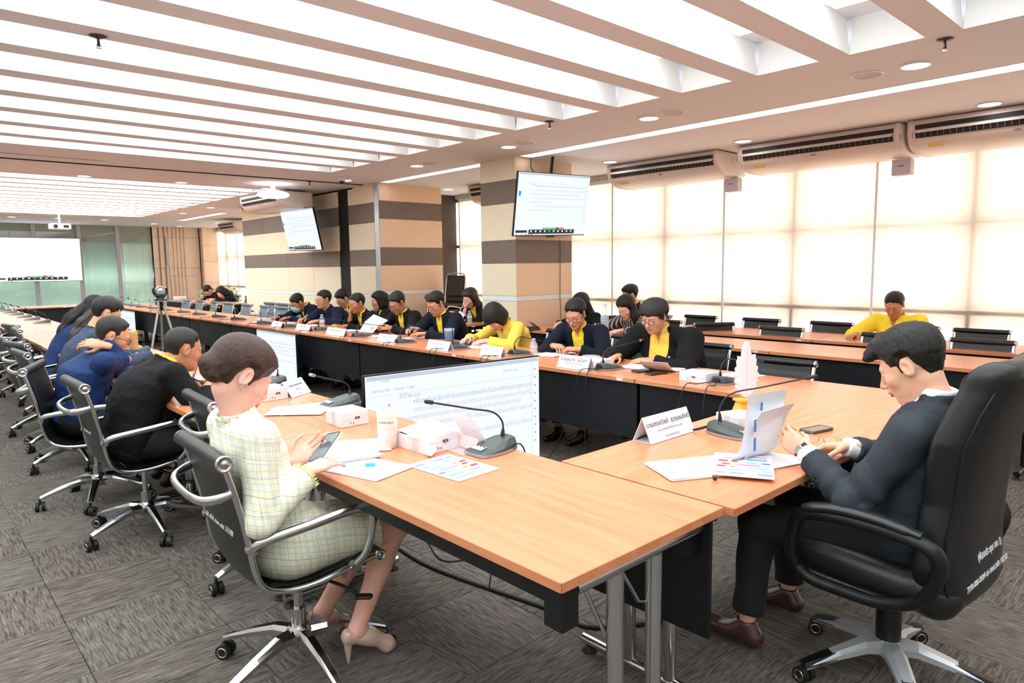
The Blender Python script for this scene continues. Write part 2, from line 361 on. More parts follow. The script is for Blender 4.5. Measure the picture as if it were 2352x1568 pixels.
def build_person(label, loc, heading, sp):
    g = sp.get
    hero = g('hero', 0); hv = .0040 if hero else .0046; bv = g('bv', .008 if hero else .014)
    root = thing('person', label, 'person', loc, math.radians(heading)); 
    P = np.array(g('hip', (0, 0, .54)), float); C = np.array(g('hc', (0, .12, 1.13)), float); fem = g('fem', 0)
    M = rotm(g('hy', 0), g('hp', 25), g('hr', 0))
    base_up = nrm(C-P); N = np.array(g('neck', C+M @ np.array((0, -.045, -.10))*.6+np.array((0, -.035, -.075))), float)
    U = nrm(N-P); L = np.linalg.norm(N-P); ty = math.radians(g('ty', 0)); Rx = nrm(np.cross(np.cross(U, np.array((math.cos(ty), math.sin(ty), 0.))), U)); Fw = np.cross(U, Rx)
    sw = g('sw', .175-.02*fem); th = g('bulk', 1.0); drop = g('drop', .045)
    S = {1: N-U*drop+Rx*sw, -1: N-U*drop-Rx*sw}
    for s, k in ((1, 'sR'), (-1, 'sL')):
        if g(k): S[s] = S[s]+np.array(g(k))
    W = {1: np.array(g('wR', (.16, .36, .80)), float), -1: np.array(g('wL', (-.16, .36, .80)), float)}
    E = {}
    l1, l2 = g('arm', (.285-.015*fem, .25-.01*fem))
    for s in (1, -1):
        v = W[s]-S[s]; D = np.linalg.norm(v)
        if D > (l1+l2)*.995: W[s] = S[s]+v/D*(l1+l2)*.995; v = W[s]-S[s]; D = np.linalg.norm(v)
        a = (l1*l1-l2*l2+D*D)/(2*D); hh = math.sqrt(max(0, l1*l1-a*a)); pole = np.array(g('pR' if s > 0 else 'pL', (s*.85, -.45, -.45)), float)
        n = v/D; pole = nrm(pole-n*(pole@n)); E[s] = S[s]+n*a+pole*hh
    hipw = .085; K = {}; A = {}; HJ = {}
    for s in (1, -1):
        HJ[s] = P+np.array((s*hipw, .0, -.02)); K[s] = np.array(g('kR' if s > 0 else 'kL', (s*.12, .44, .50)), float); A[s] = np.array(g('aR' if s > 0 else 'aL', (s*.12, .42, .09)), float)
    ta = np.array([-.2, -.12, .0, .2, .45, .7, .86, .95, 1.06]); 
    aw = np.array([.15, .165, .172, .152, .160, .178, .168, .11, .052])*np.array([th]*6+[1, 1, 1]); bw = np.array([.11, .125, .125, .112, .118, .118, .095, .070, .052])*np.array([th]*6+[1, 1, 1])
    if fem: aw = aw*np.array([1.02, 1.04, 1.02, .88, .86, .86, .86, .9, .9]); bw = bw*np.array([1., 1.05, 1., .88, .88, .93, .9, .9, .85])
    bend = g('bend', .03)
    def tor(X, Y, Z, inf=0, top=1.0, bot=-.12):
        x, y, z = X-P[0], Y-P[1], Z-P[2]
        t = (x*U[0]+y*U[1]+z*U[2])/L; lx = x*Rx[0]+y*Rx[1]+z*Rx[2]; ly = x*Fw[0]+y*Fw[1]+z*Fw[2]+bend*np.sin(PI*np.clip(t, 0, 1))
        a = np.interp(t, ta, aw)+inf; b = np.interp(t, ta, bw)+inf
        d = (np.sqrt((lx/a)**2+(ly/b)**2)-1)*np.minimum(a, b)*.9
        d = smax(d, (t-top)*L, .02); return smax(d, (bot-t)*L, .03), t, lx, ly
    def shoulders(X, Y, Z, d, r):
        for s in (1, -1):
            d = smin(d, cone(X, Y, Z, S[s], N-U*.02-Fw*.01, r, r*.72), .035)
        return d
    def arms(X, Y, Z, d, r0, r1, r2, r3, cut=None, fold=0, k=.03):
        for s in (1, -1):
            q, t = cone(X, Y, Z, S[s], E[s], r0, r1, ret_t=True); e = W[s] if cut is None else W[s]+(E[s]-W[s])*cut
            q2, t2 = cone(X, Y, Z, E[s], e, r1, r3, cut=cut is not None, ret_t=True)
            if fold:
                q = q+fold*np.sin(16*t+7*wob(X, Y, Z, 9, s))*np.clip(t*1.2, 0, 1); q2 = q2+fold*np.sin(17*t2+6*wob(X, Y, Z, 10, s+2))*np.clip(1.1-t2, 0.15, 1)
            d = smin(d, smin(q, q2, .015), k)
        return d
    lo3 = np.minimum.reduce([P, N, S[1], S[-1], E[1], E[-1], W[1], W[-1]]); hi3 = np.maximum.reduce([P, N, S[1], S[-1], E[1], E[-1], W[1], W[-1]])
    # ---- body: head, neck, trunk, arms, legs, hands, all one mesh
    parts = []; toL = lambda X, Y, Z: frame_pts(X, Y, Z, C, M)
    hw = g('hw', 1.0)
    if hero:
        nk = C+M @ np.array((0, -.028, -.06))
        def hf(X, Y, Z):
            x, y, z = toL(X, Y, Z); return smin(head_sdf(x, y, z, fem, hw), cone(X, Y, Z, nk, N, .050-.007*fem, .060-.010*fem), .022)
        b0 = np.minimum(C-.165, N-.03); b1 = np.maximum(C+.165, N+.03); parts.append(nets(hf, b0, b1, hv))
    else:
        V, F = head_mesh(fem, hv); V = V*np.array((hw, 1, 1)); parts.append((V @ M.T+C, F))
    barelegs = g('barelegs', 0); thin = -.012
    def bf(X, Y, Z):
        d, t, lx, ly = tor(X, Y, Z, thin-.004, .97, -.05); d = shoulders(X, Y, Z, d, .036); d = arms(X, Y, Z, d, .036, .032, .026, .024)
        return smin(d, cone(X, Y, Z, N-U*.03, C+M @ np.array((0, -.03, -.06)), .054-.009*fem, .048-.008*fem), .03)
    parts.append(nets(bf, lo3-np.array((.2, .2, .2)), np.maximum(hi3+.12, C+.02), .012 if hero else .018))
    lr = (.080, .056, .052, .032)
    def lf(X, Y, Z):
        d = None
        for s in (1, -1):
            q = smin(cone(X, Y, Z, HJ[s], K[s], lr[0], lr[1]), cone(X, Y, Z, K[s], A[s], lr[2], lr[3]), .02)
            if barelegs:
                calf = K[s]+(A[s]-K[s])*.3+np.array((0, -.014, 0)); q = smin(q, cone(X, Y, Z, calf, K[s]+(A[s]-K[s])*.45, .045, .036), .03)
                ft = nrm(g('fR' if s > 0 else 'fL', (0, 1, -.25))); q = smin(q, cone(X, Y, Z, A[s], A[s]+ft*.13+np.array((0, 0, -.02)), .030, .020), .02)
            d = q if d is None else np.minimum(d, q)
        return d
    lb = np.array([HJ[1], HJ[-1], K[1], K[-1], A[1], A[-1]]); 
    if not g('nolegs'): parts.append(nets(lf, lb.min(0)-.1, lb.max(0)+np.array((.1, .16, .1)), .007 if barelegs else .02))
    HM = {}
    for s in (1, -1):
        k = 'R' if s > 0 else 'L'; dx = nrm(g('d'+k, (-s*.35, 1, -.1))); n = np.array(g('n'+k, (s*.15, .1, 1)), float); n = nrm(n-dx*(n@dx)); y = np.cross(n, dx)*s
        HM[s] = (dx, y, n); sc = g('hs', .97-.08*fem); cu = g('c'+k, (.5, .55, .6, .65)); tb = g('t'+k, .4)
        key = ('hand', tuple(cu) if hasattr(cu, '__len__') else cu, tb, g('sp'+k, 1.), hero, sc)
        if key not in _cache: _cache[key] = nets(lambda X, Y, Z: hand_sdf(X, Y, Z, cu, tb, g('sp'+k, 1.), sc), (-.06, -.08, -.13), (.21, .10, .05), .0030 if hero else .0050)
        V, F = _cache[key]; B = np.stack([dx, y, n], 1); V = V @ B.T+W[s]
        if np.linalg.det(B) < 0: F = F[:, ::-1]
        parts.append((V, F))
    body = link('body', npmesh('body', parts, [g('skin')]), root)
    def put(name, VF, m, lab=None): 
        V, F = VF
        if len(V) == 0: return None
        return link(name, npmesh(name, [(V, F)], [m]), root, label=lab)
    def inhead(VF): return (VF[0]*np.array((hw, 1, 1)) @ M.T+C, VF[1])
    dark = mat('brow_dark', '2a201c', .7)
    if g('face', 1):
        put('eyebrow', inhead(feat_mesh('eyebrow', fem)), dark); put('eye', inhead(feat_mesh('eye', fem, g('look', 1.))), mat('eye_dark', '1c1513', .3))
        if not g('mask'): put('lips', inhead(feat_mesh('lips', fem)), g('lipm') or mat('lips_brown', 'b4705f', .5))
    if g('mask'): put('face_mask', inhead(feat_mesh('mask', fem)), g('mask'))
    # ---- hair
    st = g('hair', 'short'); hb = g('hbulk', 1.0); ex = g('hx', [])
    def hf2(X, Y, Z):
        d = hair_sdf(X/hw, Y, Z, st, hb, fem)
        for e in ex:
            if e[0] == 'e': q = ell(X, Y, Z, e[1], e[2])
            else: q = cone(X, Y, Z, e[1], e[2], e[3], e[4])
            kk = e[-1] if (len(e) == (4 if e[0] == 'e' else 6)) else .02
            d = smin(d, q+.0016*np.sin(170*np.arctan2(X, Y+.05)+60*Z), kk)
        return d
    lo = np.array((-.14, -.19, g('hlow', -.17))); hi = np.array((.14, .17, .19))
    for e in ex:
        for c in ([e[1]] if e[0] == 'e' else [e[1], e[2]]):
            r = max(e[2]) if e[0] == 'e' else max(e[3], e[4]); lo = np.minimum(lo, np.array(c)-r-.02); hi = np.maximum(hi, np.array(c)+r+.02)
    put('hair', inhead(nets(hf2, lo, hi, .0045 if hero else .0075)), g('hairm') or mat('hair_black', '17130f', .45, spec=.3, bump=.35, bscale=40, stretch=(6, 6, 1)))
    # long strands down the back, in person space
    for hs in g('strands', []):
        pts = [np.array(q, float) for q in hs[0]]; rr = hs[1]
        def sf(X, Y, Z):
            d = None
            for i in range(len(pts)-1):
                q = cone(X, Y, Z, pts[i], pts[i+1], rr[i], rr[i+1]); d = q if d is None else smin(d, q, .03)
            return d+.0035*np.sin(120*X+60*Y+8*np.sin(9*Z))
        a = np.array(pts); put('long_hair', nets(sf, a.min(0)-max(rr)-.02, a.max(0)+max(rr)+.02, .008), g('hairm') or MATS['hair_black'])
    # ---- clothes
    fit = g('outfit', 'jacket'); fold = g('fold', .004)
    b0 = lo3-np.array((.22, .24, .18)); b1 = hi3+np.array((.14, .16, .10)); jb = g('jinf', .016); vw = g('vw', .075); v0 = g('v0', .45); vmin = g('vmin', 0.)
    nax = N-U*.06; nr = g('neckhole', .060-.008*fem)
    def jf(X, Y, Z):
        d, t, lx, ly = tor(X, Y, Z, jb, 1.0, g('jbot', -.16)); d = d-fold*.9*np.sin(7*wob(X, Y, Z, 6, 1)+10*t)*np.clip(1-t, 0, 1)
        d = shoulders(X, Y, Z, d, g('shr', .056)); rr = g('sleeve', (.062, .056, .05, .043)); d = arms(X, Y, Z, d, *rr, cut=g('cut', .10), fold=fold*.75)
        w = vmin+(vw)*np.clip((t-v0)/(1.0-v0), 0, 1)
        if g('lapel', 1): e = np.abs(lx)-w; d = d-.004*((e < .05-.02*np.clip((.75-t)*6, 0, 1)) & (ly > 0) & (t > v0))
        if vw or vmin: d = smax(d, -np.maximum(np.abs(lx)-w, np.maximum(-(ly-.01), (v0-.08-t)*L if vmin == 0 else t*0-1)), .004)
        if g('collar', 1):
            q, tt = cone(X, Y, Z, nax, nax+U*.13, nr+.018, nr+.004, ret_t=True); cb = np.maximum(np.abs(q)-.006, np.abs(tt-.42)*.13-.035-.02*np.clip(-(ly)*8, 0, 1)); cb = np.maximum(cb, -np.maximum(np.abs(lx)-.02-w*.5, -ly)); d = smin(d, cb, .006)
        return smax(d, -cone(X, Y, Z, nax+U*g('nh0', .02), nax+U*.3, nr, nr+.004), .008)
    jm = g('jm'); sm = g('shm')
    if fit in ('jacket', 'suit'):
        nm = 'suit_jacket' if fit == 'suit' else 'jacket'
        put(nm, nets(jf, b0, b1, bv), jm)
        def shf(X, Y, Z):
            d, t, lx, ly = tor(X, Y, Z, g('sinf', .004), .985, 0.02); d = np.maximum(d, -(ly+.02)); d = smax(d, -np.maximum(np.abs(lx)-.30*np.clip((t-.86)*L, 0, 1), -ly), .004); q, tt = cone(X, Y, Z, nax, nax+U*.16, nr+.004, nr-.006, ret_t=True)
            hgt = g('shcol', .020); cb = np.maximum(np.abs(q)-.007, np.abs(tt-.50+.8*np.clip(ly, 0, .06))*.16-hgt); cb = np.maximum(cb, -np.maximum(np.abs(lx)-.022-.5*np.clip(tt-.35, 0, 1)*.16, -ly))
            return smin(d, cb, .01)
        put('shirt', nets(shf, np.minimum(P, N)-(.2, .2, .06), np.maximum(P, N)+(.2, .2, .14), min(bv, .0062)), sm)
        if g('cuffs'):
            for s in (1, -1): put('shirt_cuff', nets(lambda X, Y, Z: cone(X, Y, Z, W[s]+(E[s]-W[s])*.4, W[s]+(E[s]-W[s])*-.02, .040, .038, cut=True), W[s]-.2, W[s]+.2, .006), sm)
        if g('tie'):
            def tf(X, Y, Z):
                d, t, lx, ly = tor(X, Y, Z, .0, 1.02, 0.); w = .012+.026*np.clip((.97-t)/.6, 0, 1); q = np.maximum(np.abs(d-.010)-.006, np.abs(lx)-w); q = np.maximum(q, np.maximum(-(ly), (.35-t)*L)); return smin(q, ell(X, Y, Z, N+Fw*.062-U*.005, (.018, .014, .02)), .01)
            put('necktie', nets(tf, np.minimum(P, N)-.2, np.maximum(P, N)+.2, .005), g('tie'))
    elif fit in ('shirt', 'dress'):
        put('blouse' if fem and fit == 'shirt' else ('tweed_jacket' if fit == 'dress' else 'polo_shirt'), nets(jf, b0, b1, bv), jm)
    # ---- lower body
    if not g('nolegs'):
        if fit == 'dress':
            def kf(X, Y, Z):
                d = ell(X, Y, Z, P+np.array((0, .0, -.01)), (.185, .165, .125))
                for s in (1, -1): d = smin(d, cone(X, Y, Z, HJ[s], HJ[s]+(K[s]-HJ[s])*.76, .098, .088, cut=True), .07)
                return d-.002*wob(X, Y, Z, 22)
            put('skirt', nets(kf, lb.min(0)-.22, lb.max(0)+.2, .008), jm)
        else:
            tr = g('tr', (.094, .074, .070, .058))
            def pf(X, Y, Z):
                d = ell(X, Y, Z, P+np.array((0, 0, -.01)), (.175*th, .145*th, .115))
                for s in (1, -1):
                    e = A[s]+(K[s]-A[s])*.10; q, t = cone(X, Y, Z, K[s], e, tr[2], tr[3], cut=True, ret_t=True); q = smin(cone(X, Y, Z, HJ[s], K[s], tr[0], tr[1]), q+.003*np.sin(14*t+5*wob(X, Y, Z, 9)), .02); d = smin(d, q, .03)
                return d
            put('trousers', nets(pf, lb.min(0)-.2, lb.max(0)+.2, .010 if hero else .018), g('trm') or mat('trousers_black', '17181c', .8))
        for s in (1, -1):
            ft = nrm(g('fR' if s > 0 else 'fL', (0, 1, 0))); a = A[s]; shm = g('shoem') or mat('shoe_black', '121212', .3)
            side = np.cross(ft, (0, 0, 1))
            if g('pumps'):
                toe = a+np.array((ft[0], ft[1], 0))*.165; toe[2] = .016; heel = a-np.array((ft[0], ft[1], 0))*.035; heel[2] = a[2]-.012; 
                def sf(X, Y, Z):
                    d = smin(cone(X, Y, Z, heel, a+ft*.05+np.array((0, 0, -.018)), .030, .030), cone(X, Y, Z, a+np.array((ft[0]*.05, ft[1]*.05, -.03)), (toe+a+ft*.12)/2*np.array((1, 1, 0))+np.array((0, 0, .028)), .030, .030), .03)
                    d = smin(d, cone(X, Y, Z, (toe+a+ft*.12)/2*np.array((1, 1, 0))+np.array((0, 0, .026)), toe, .027, .010), .025)
                    op = a+np.array((ft[0]*.035, ft[1]*.035, .045)); d = smax(d, -cone(X, Y, Z, op, op+np.array((ft[0]*.075, ft[1]*.075, -.028)), .040, .034), .006)
                    h0 = heel-np.array((ft[0], ft[1], 0))*.006; h0[2] -= .01; d = smin(d, cone(X, Y, Z, h0, (h0[0], h0[1], .006), .020, .0055), .012); return np.maximum(d, -(Z-.001))
                nb = np.array([toe, heel, a]); put('shoe', nets(sf, nb.min(0)-.06, nb.max(0)+.06, .0042), shm)
            else:
                heel = a-ft*.03; heel[2] = max(.035, a[2]-.055); toe = a+ft*.20; toe[2] = heel[2]-.008+ft[2]*.1
                def sf(X, Y, Z):
                    d = smin(cone(X, Y, Z, heel, toe, .038, .030), cone(X, Y, Z, a+np.array((0, 0, -.01)), heel+ft*.09, .040, .036), .03); return smax(smax(d, -(Z-(heel[2]-.034)), .004), -cone(X, Y, Z, a+np.array((0, 0, .03)), a+np.array((0, 0, .2)), .038, .045), .005)
                nb = np.array([toe, heel, a]); put('shoe', nets(sf, nb.min(0)-.07, nb.max(0)+.07, .006 if hero else .012), shm)
    # ---- glasses
    if g('glasses'):
        gm = g('glasses'); mb = MB(); hwid = .029
        for s in (1, -1):
            ring = [(s*.031*hw+hwid*.8*math.cos(a)*1.0, .108-.012*abs(math.cos(a)) if s*math.cos(a) > 0 else .108, -.001+.019*math.sin(a)) for a in [2*PI*k/16 for k in range(17)]]
            mb.tube(ring, .0021, 5); mb.tube([(s*.053, .098, .006), (s*.078*hw, .075, .008), (s*.081*hw, 0, .006), (s*.08*hw, -.03, -.008)], .0019, 5)
        mb.tube([(-.009, .108, .003), (0, .111, .006), (.009, .108, .003)], .0013, 5)
        go = mb.build('eyeglasses', gm, root); go.matrix_local = Matrix.Translation(Vector(C)) @ Matrix(M.tolist()).to_4x4()
        lb_ = MB()
        for s in (1, -1): lb_.add([(s*.031*hw+hwid*.78*math.cos(a), .107, -.001+.018*math.sin(a)) for a in [2*PI*k/16 for k in range(16)]], [tuple(range(16))])
        lb_.build('lens', mat('lens', 'ffffff', .05, alpha=.12), go)
    info = dict(jb=jb, C=C, M=M, N=N, U=U, P=P, Rx=Rx, Fw=Fw, W=W, HM=HM, E=E, L=L, root=root, put=put, tor=tor, S=S)
    return root, info
# ================================================================ THE SETTING
BEIGE = mat('beige_laminate', 'f0e2c6', .55, var=.03, vscale=3, stretch=(1, 1, 25)); BEIGE_DAYLIT = mat('beige_laminate_daylit', 'f0cfae', .5, var=.03, vscale=3, stretch=(1, 1, 14))  # second laminate is the beige with warm window daylight painted into its colour
DKW = mat('grey_brown_laminate', '77675c', .5, var=.16, vscale=5, stretch=(1.5, 1.5, 60)); WHS = mat('white_trim', 'eef2f2', .4); DARKB = mat('black_recess', '141110', .8)
CEIL = mat('ceiling_paint', 'f6f6fa', .9); COFF = mat('coffer_white', 'fcfdfe', .8); ALU = mat('aluminium', 'c9ccd2', .35, metal=.85); ALUW = mat('white_aluminium', 'eef0f4', .35)
SLOTM = emat('slot_diffuser', (0.93, 1.0, 1.0), LIGHT_SLOT); STRIPM = emat('strip_diffuser', (0.97, 1.0, 1.0), 3.2); DOWNM = emat('downlight_diffuser', (1., .97, 1.), LIGHT_DOWN)

def carpet(name, axis):
    m = bpy.data.materials.new(name); m.use_nodes = True; nt = m.node_tree; N = nt.nodes.new; Lk = nt.links.new; b = nt.nodes['Principled BSDF']; b.inputs['Roughness'].default_value = .95; b.inputs['Specular IOR Level'].default_value = .15
    tc = N('ShaderNodeTexCoord'); mp = N('ShaderNodeMapping'); Lk(tc.outputs['Object'], mp.inputs[0]); oi = N('ShaderNodeObjectInfo')
    s = [130, 130, 1]; s[axis] = 11; mp.inputs['Scale'].default_value = s
    n = N('ShaderNodeTexNoise'); n.inputs['Scale'].default_value = 1; n.inputs['Detail'].default_value = 3; n.inputs['Roughness'].default_value = .7; n.noise_dimensions = '4D'; Lk(mp.outputs[0], n.inputs[0]); 
    mw = N('ShaderNodeMath'); mw.operation = 'MULTIPLY'; Lk(oi.outputs['Random'], mw.inputs[0]); mw.inputs[1].default_value = 40; Lk(mw.outputs[0], n.inputs['W'])
    r = N('ShaderNodeValToRGB'); e = r.color_ramp.elements; e[0].position = .33; e[1].position = .70; e[0].color = (*lin('373331'), 1); e[1].color = (*lin('857d75'), 1); Lk(n.outputs[0], r.inputs[0])
    bc = N('ShaderNodeBrightContrast'); Lk(r.outputs[0], bc.inputs[0]); mr = N('ShaderNodeMapRange'); Lk(oi.outputs['Random'], mr.inputs[0]); mr.inputs[3].default_value = -.012; mr.inputs[4].default_value = .012; Lk(mr.outputs[0], bc.inputs['Bright'])
    Lk(bc.outputs[0], b.inputs['Base Color']); bp = N('ShaderNodeBump'); bp.inputs['Strength'].default_value = .7; bp.inputs['Distance'].default_value = .006; Lk(n.outputs[0], bp.inputs['Height']); Lk(bp.outputs[0], b.inputs['Normal']); MATS[name] = m; return m
CPX = carpet('carpet_pile_lengthwise', 0); CPY = carpet('carpet_pile_crosswise', 1)
floor = struct(MB().bbox((-3, -2.5, -.1), (7.9, 22.45, -.008)).build('floor', mat('floor_screed', '3a3532', .95)))
TS = .5; tm = []
for m in (CPX, CPY):
    tm.append(MB().rbox((0, 0, -.0045), (TS-.0025, TS-.0025, .009), r=.003, seg=1).mesh('carpet_tile', m))
cells = []
for i in range(-6, 16):
    for j in range(-5, 45):
        x, y = i*TS+.2, j*TS+.1
        v = Vector((x, y, -1.5)); dz = v.dot(_f); 
        vis = dz > .2 and abs(v.dot(_r)/dz) < .80 and v.dot(_u)/dz > -.60
        cells.append((0 if vis else 1, math.hypot(x, y), x, y, (i+j) % 2))
cells.sort(); rest = [MB(), MB()]
for k, (vis, d, x, y, q) in enumerate(cells):
    if k < 296: link('carpet_tile', tm[q], floor, (x, y, 0))
    else: rest[q].quad([(x-.249, y-.249, 0), (x+.249, y-.249, 0), (x+.249, y+.249, 0), (x-.249, y+.249, 0)])
for q in (0, 1): rest[q].build('carpet_tiles', (CPX, CPY)[q], floor)['kind'] = 'stuff'

# ---------------- ceiling with its openings
ops = []    # (x0,x1,y0,y1,depth)
NEAR = [(-2.6, 4.53, .767+.608*(k-1), .767+.608*(k-1)+.42) for k in range(-3, 14)]
FAR = [(-1.6, 4.68, 11.0+.615*k, 11.0+.615*k+.45) for k in range(12)]
STRIPS = [(5.60, 5.80, -2.2, 5.93), (5.62, 5.80, 6.64, 9.02), (5.74, 5.92, 16.0, 19.1)]
holes = NEAR+FAR+STRIPS
xs = sorted({-3., 7.9} | {h[0] for h in holes} | {h[1] for h in holes}); ys = sorted({-2.5, 22.45} | {h[2] for h in holes} | {h[3] for h in holes})
mb = MB()
for a, b in zip(xs, xs[1:]):
    j = 0
    while j < len(ys)-1:
        c = (a+b)/2; inh = lambda y: any(h[0] < c < h[1] and h[2] < y < h[3] for h in holes)
        if inh((ys[j]+ys[j+1])/2): j += 1; continue
        k = j
        while k < len(ys)-1 and not inh((ys[k]+ys[k+1])/2): k += 1
        mb.quad([(a, ys[j], ZC), (a, ys[k], ZC), (b, ys[k], ZC), (b, ys[j], ZC)]); j = k
ceiling = struct(mb.build('ceiling', CEIL))
MB().bbox((-3, -2.5, ZC+.45), (7.9, 22.45, ZC+.55)).build('ceiling_slab', CEIL, ceiling)
jt = MB()
for a, b in (((.5, 9.62), (5.6, 9.46)),): jt.tube([(a[0], a[1], ZC-.001), (b[0], b[1], ZC-.001)], .012, 4)
jt.build('ceiling_track', DARKB, ceiling)
struct(MB().bbox((.9, 9.2, ZC-.004), (2.0, 9.24, ZC+.002)).build('trim_ceiling_slot', mat('slot_grey', 'b8b0ac', .6)))
def coffer(h, label, grp, dep=.22, inset=.35, sm=None):
    x0, x1, y0, y1 = h; t = thing('ceiling_light', label, 'ceiling light', ((x0+x1)/2, (y0+y1)/2, ZC), 0, grp); w, d = (x1-x0)/2, (y1-y0)/2
    m = MB(); g = .03
    for s in (-1, 1):
        m.quad([(-w, s*d, -.004), (w, s*d, -.004), (w, s*(d+g), dep), (-w, s*(d+g), dep)]); m.quad([(s*w, -d, -.004), (s*w, d, -.004), (s*(w+g), d, dep), (s*(w+g), -d, dep)])
    m.quad([(-w-g, -d-g, dep), (w+g, -d-g, dep), (w+g, d+g, dep), (-w-g, d+g, dep)])
    m.build('housing', COFF, t)
    MB().rbox(((0-inset)/2, 0, dep-.035), (2*w-inset, 2*d-.10, .03), r=.01).build('diffuser', sm or SLOTM, t)
for i, h in enumerate(NEAR): coffer(h, '%s long bright ceiling slot from the far end of the nearer light field' % num(len(NEAR)-i), 'slots of the nearer light field')
for i, h in enumerate(FAR): coffer(h, '%s long bright ceiling slot of the farther light field towards the screen' % num(i+1), 'slots of the farther light field', .14, .2, emat('far_slot_diffuser', (.95, 1, 1), LIGHT_SLOT*1.3))
for i, h in enumerate(STRIPS):
    x0, x1, y0, y1 = h; t = thing('strip_light', ['long white strip light in the ceiling beside the air conditioners', 'short white strip light in the ceiling between the two columns', 'distant white strip light in the ceiling near the wooden wall'][i], 'strip light', ((x0+x1)/2, (y0+y1)/2, ZC))
    MB().bbox((-(x1-x0)/2, -(y1-y0)/2, .05), ((x1-x0)/2, (y1-y0)/2, .09)).build('diffuser', STRIPM, t)
    f = MB(); w, d = (x1-x0)/2, (y1-y0)/2
    for s in (-1, 1): f.bbox((s*w-.004, -d, -.003), (s*w+.004, d, .09)); f.bbox((-w, s*d-.004, -.003), (w, s*d+.004, .09))
    f.build('frame', ALUW, t)
# round fittings
def downlight(): 
    t = thing('downlight', '', 'downlight'); MB().lathe((0, 0, 0), [(.098, 0), (.098, -.008), (.082, -.012), (.078, .004)], 28, False).build('ring', ALUW, t); MB().lathe((0, 0, 0), [(.0, -.004), (.078, -.004)], 28, False).build('lamp', DOWNM, t); return t
DL = [(5.11, 1.60, 'beside the round speaker nearest the window corner'), (5.075, 3.70, 'over the end of the nearer light field'), (5.08, 5.54, 'in front of the hanging screen on the column'), (5.10, 7.29, 'between the two columns, on the room side'), (5.10, 9.10, 'by the dome camera at the striped partition'), (4.615, 10.77, 'right above the bright round floodlight'), (3.33, 10.74, 'middle one between the two light fields'), (2.10, 10.77, 'leftmost one between the two light fields'), (6.83, 1.57, 'above the cut off air conditioner'), (6.79, 3.74, 'above the middle air conditioner'), (6.81, 5.55, 'just left of the nearest air conditioner'), (7.03, 9.16, 'beyond the screen column by the window'), (5.1, 12.9, 'first one beyond the floodlight'), (5.1, 14.7, 'second one beyond the floodlight'), (5.1, 16.5, 'third one beyond the floodlight'), (4.2, 19.6, 'beside the far right corner of the farther light field'), (3.2, 19.6, 'right of the projector'), (2.3, 19.6, 'left of the projector'), (6.9, 15.6, 'over the far table by the striped partition end'), (5.6, 20.6, 'in front of the wooden wall'), (6.5, 21.4, 'added close before the wooden wall to brighten it'), (6.9, 19.4, 'added over the flower wreaths to brighten the wooden wall')]  # the last pair is added to brighten the dim wooden wall
d0 = downlight()
for i, (x, y, w) in enumerate(DL):
    o = d0 if i == 0 else dup(d0); o.location = (x, y, ZC); o['label'] = 'round recessed ceiling downlight '+w; o['group'] = 'recessed downlights'
def speaker():
    t = thing('ceiling_speaker', '', 'speaker'); MB().lathe((0, 0, 0), [(.11, 0), (.11, -.007), (.094, -.010), (.09, -.003)], 28, False).build('ring', ALUW, t); MB().lathe((0, 0, 0), [(0, -.006), (.09, -.004)], 28, False).build('grille', mat('speaker_grille', 'ece6e4', .8, bump=.4, bscale=900), t); return t
s0 = speaker()
for i, (x, y, w) in enumerate([(5.105, 1.90, 'nearest one, beside the large downlight'), (5.06, 3.44, 'to the right of the second downlight'), (5.05, 5.26, 'near the top of the screen column'), (5.09, 7.02, 'between the two columns'), (5.0, 10.5, 'by the black post of the partition')]):
    o = s0 if i == 0 else dup(s0); o.location = (x, y, ZC); o['label'] = 'round flush ceiling speaker, '+w; o['group'] = 'ceiling speakers'
CHR = mat('chrome', 'd8dade', .12, metal=1); 
def sprinkler():
    t = thing('sprinkler', '', 'sprinkler'); MB().lathe((0, 0, 0), [(.045, 0), (.045, -.006), (.02, -.012), (.008, -.012), (.008, -.05), (.012, -.05), (.012, -.055)], 16, True).build('head', mat('sprinkler_metal', '5d5a5c', .35, metal=.8), t)
    m = MB(); m.tube([(-.014, 0, -.03), (-.016, 0, -.05), (0, 0, -.062)], .002, 5); m.tube([(.014, 0, -.03), (.016, 0, -.05), (0, 0, -.062)], .002, 5); m.cyl((0, 0, -.064), .014, .003, 12); m.build('frame', CHR, t); return t
s0 = sprinkler()
for i, (x, y, w) in enumerate([(4.66, 1.31, 'nearest one, past the end of the light slots'), (4.50, 4.36, 'at the end of a bar, middle of the slots'), (.975, 4.38, 'hanging from a bar at the upper left'), (4.75, 9.55, 'beyond the nearer light field')]):
    o = s0 if i == 0 else dup(s0); o.location = (x, y, ZC); o['label'] = 'small ceiling fire sprinkler, '+w; o['group'] = 'sprinklers'
t = thing('dome_camera', 'small white dome camera on the ceiling by the striped partition', 'camera', (4.95, 8.95, ZC)); MB().lathe((0, 0, 0), [(.06, 0), (.06, -.03), (.05, -.045)], 18).build('base', ALUW, t); MB().ell((0, 0, -.05), (.036, .036, .036)).build('lens', mat('cam_glass', '2a2624', .1), t)
t = thing('floodlight', 'bright round white floodlight hanging under the ceiling before an air conditioner', 'lamp', (4.45, 10.15, ZC)); MB().lathe((0, 0, 0), [(.07, 0), (.07, -.02), (.035, -.03), (.035, -.09), (.05, -.10)], 18).build('mount', ALUW, t)
MB().lathe((0, 0, 0), [(0, -.09), (.1, -.10), (.22, -.14), (.24, -.17), (.20, -.20), (.1, -.215), (0, -.218)], 26).build('globe', emat('flood', (1, 1, 1), 3.0), t)

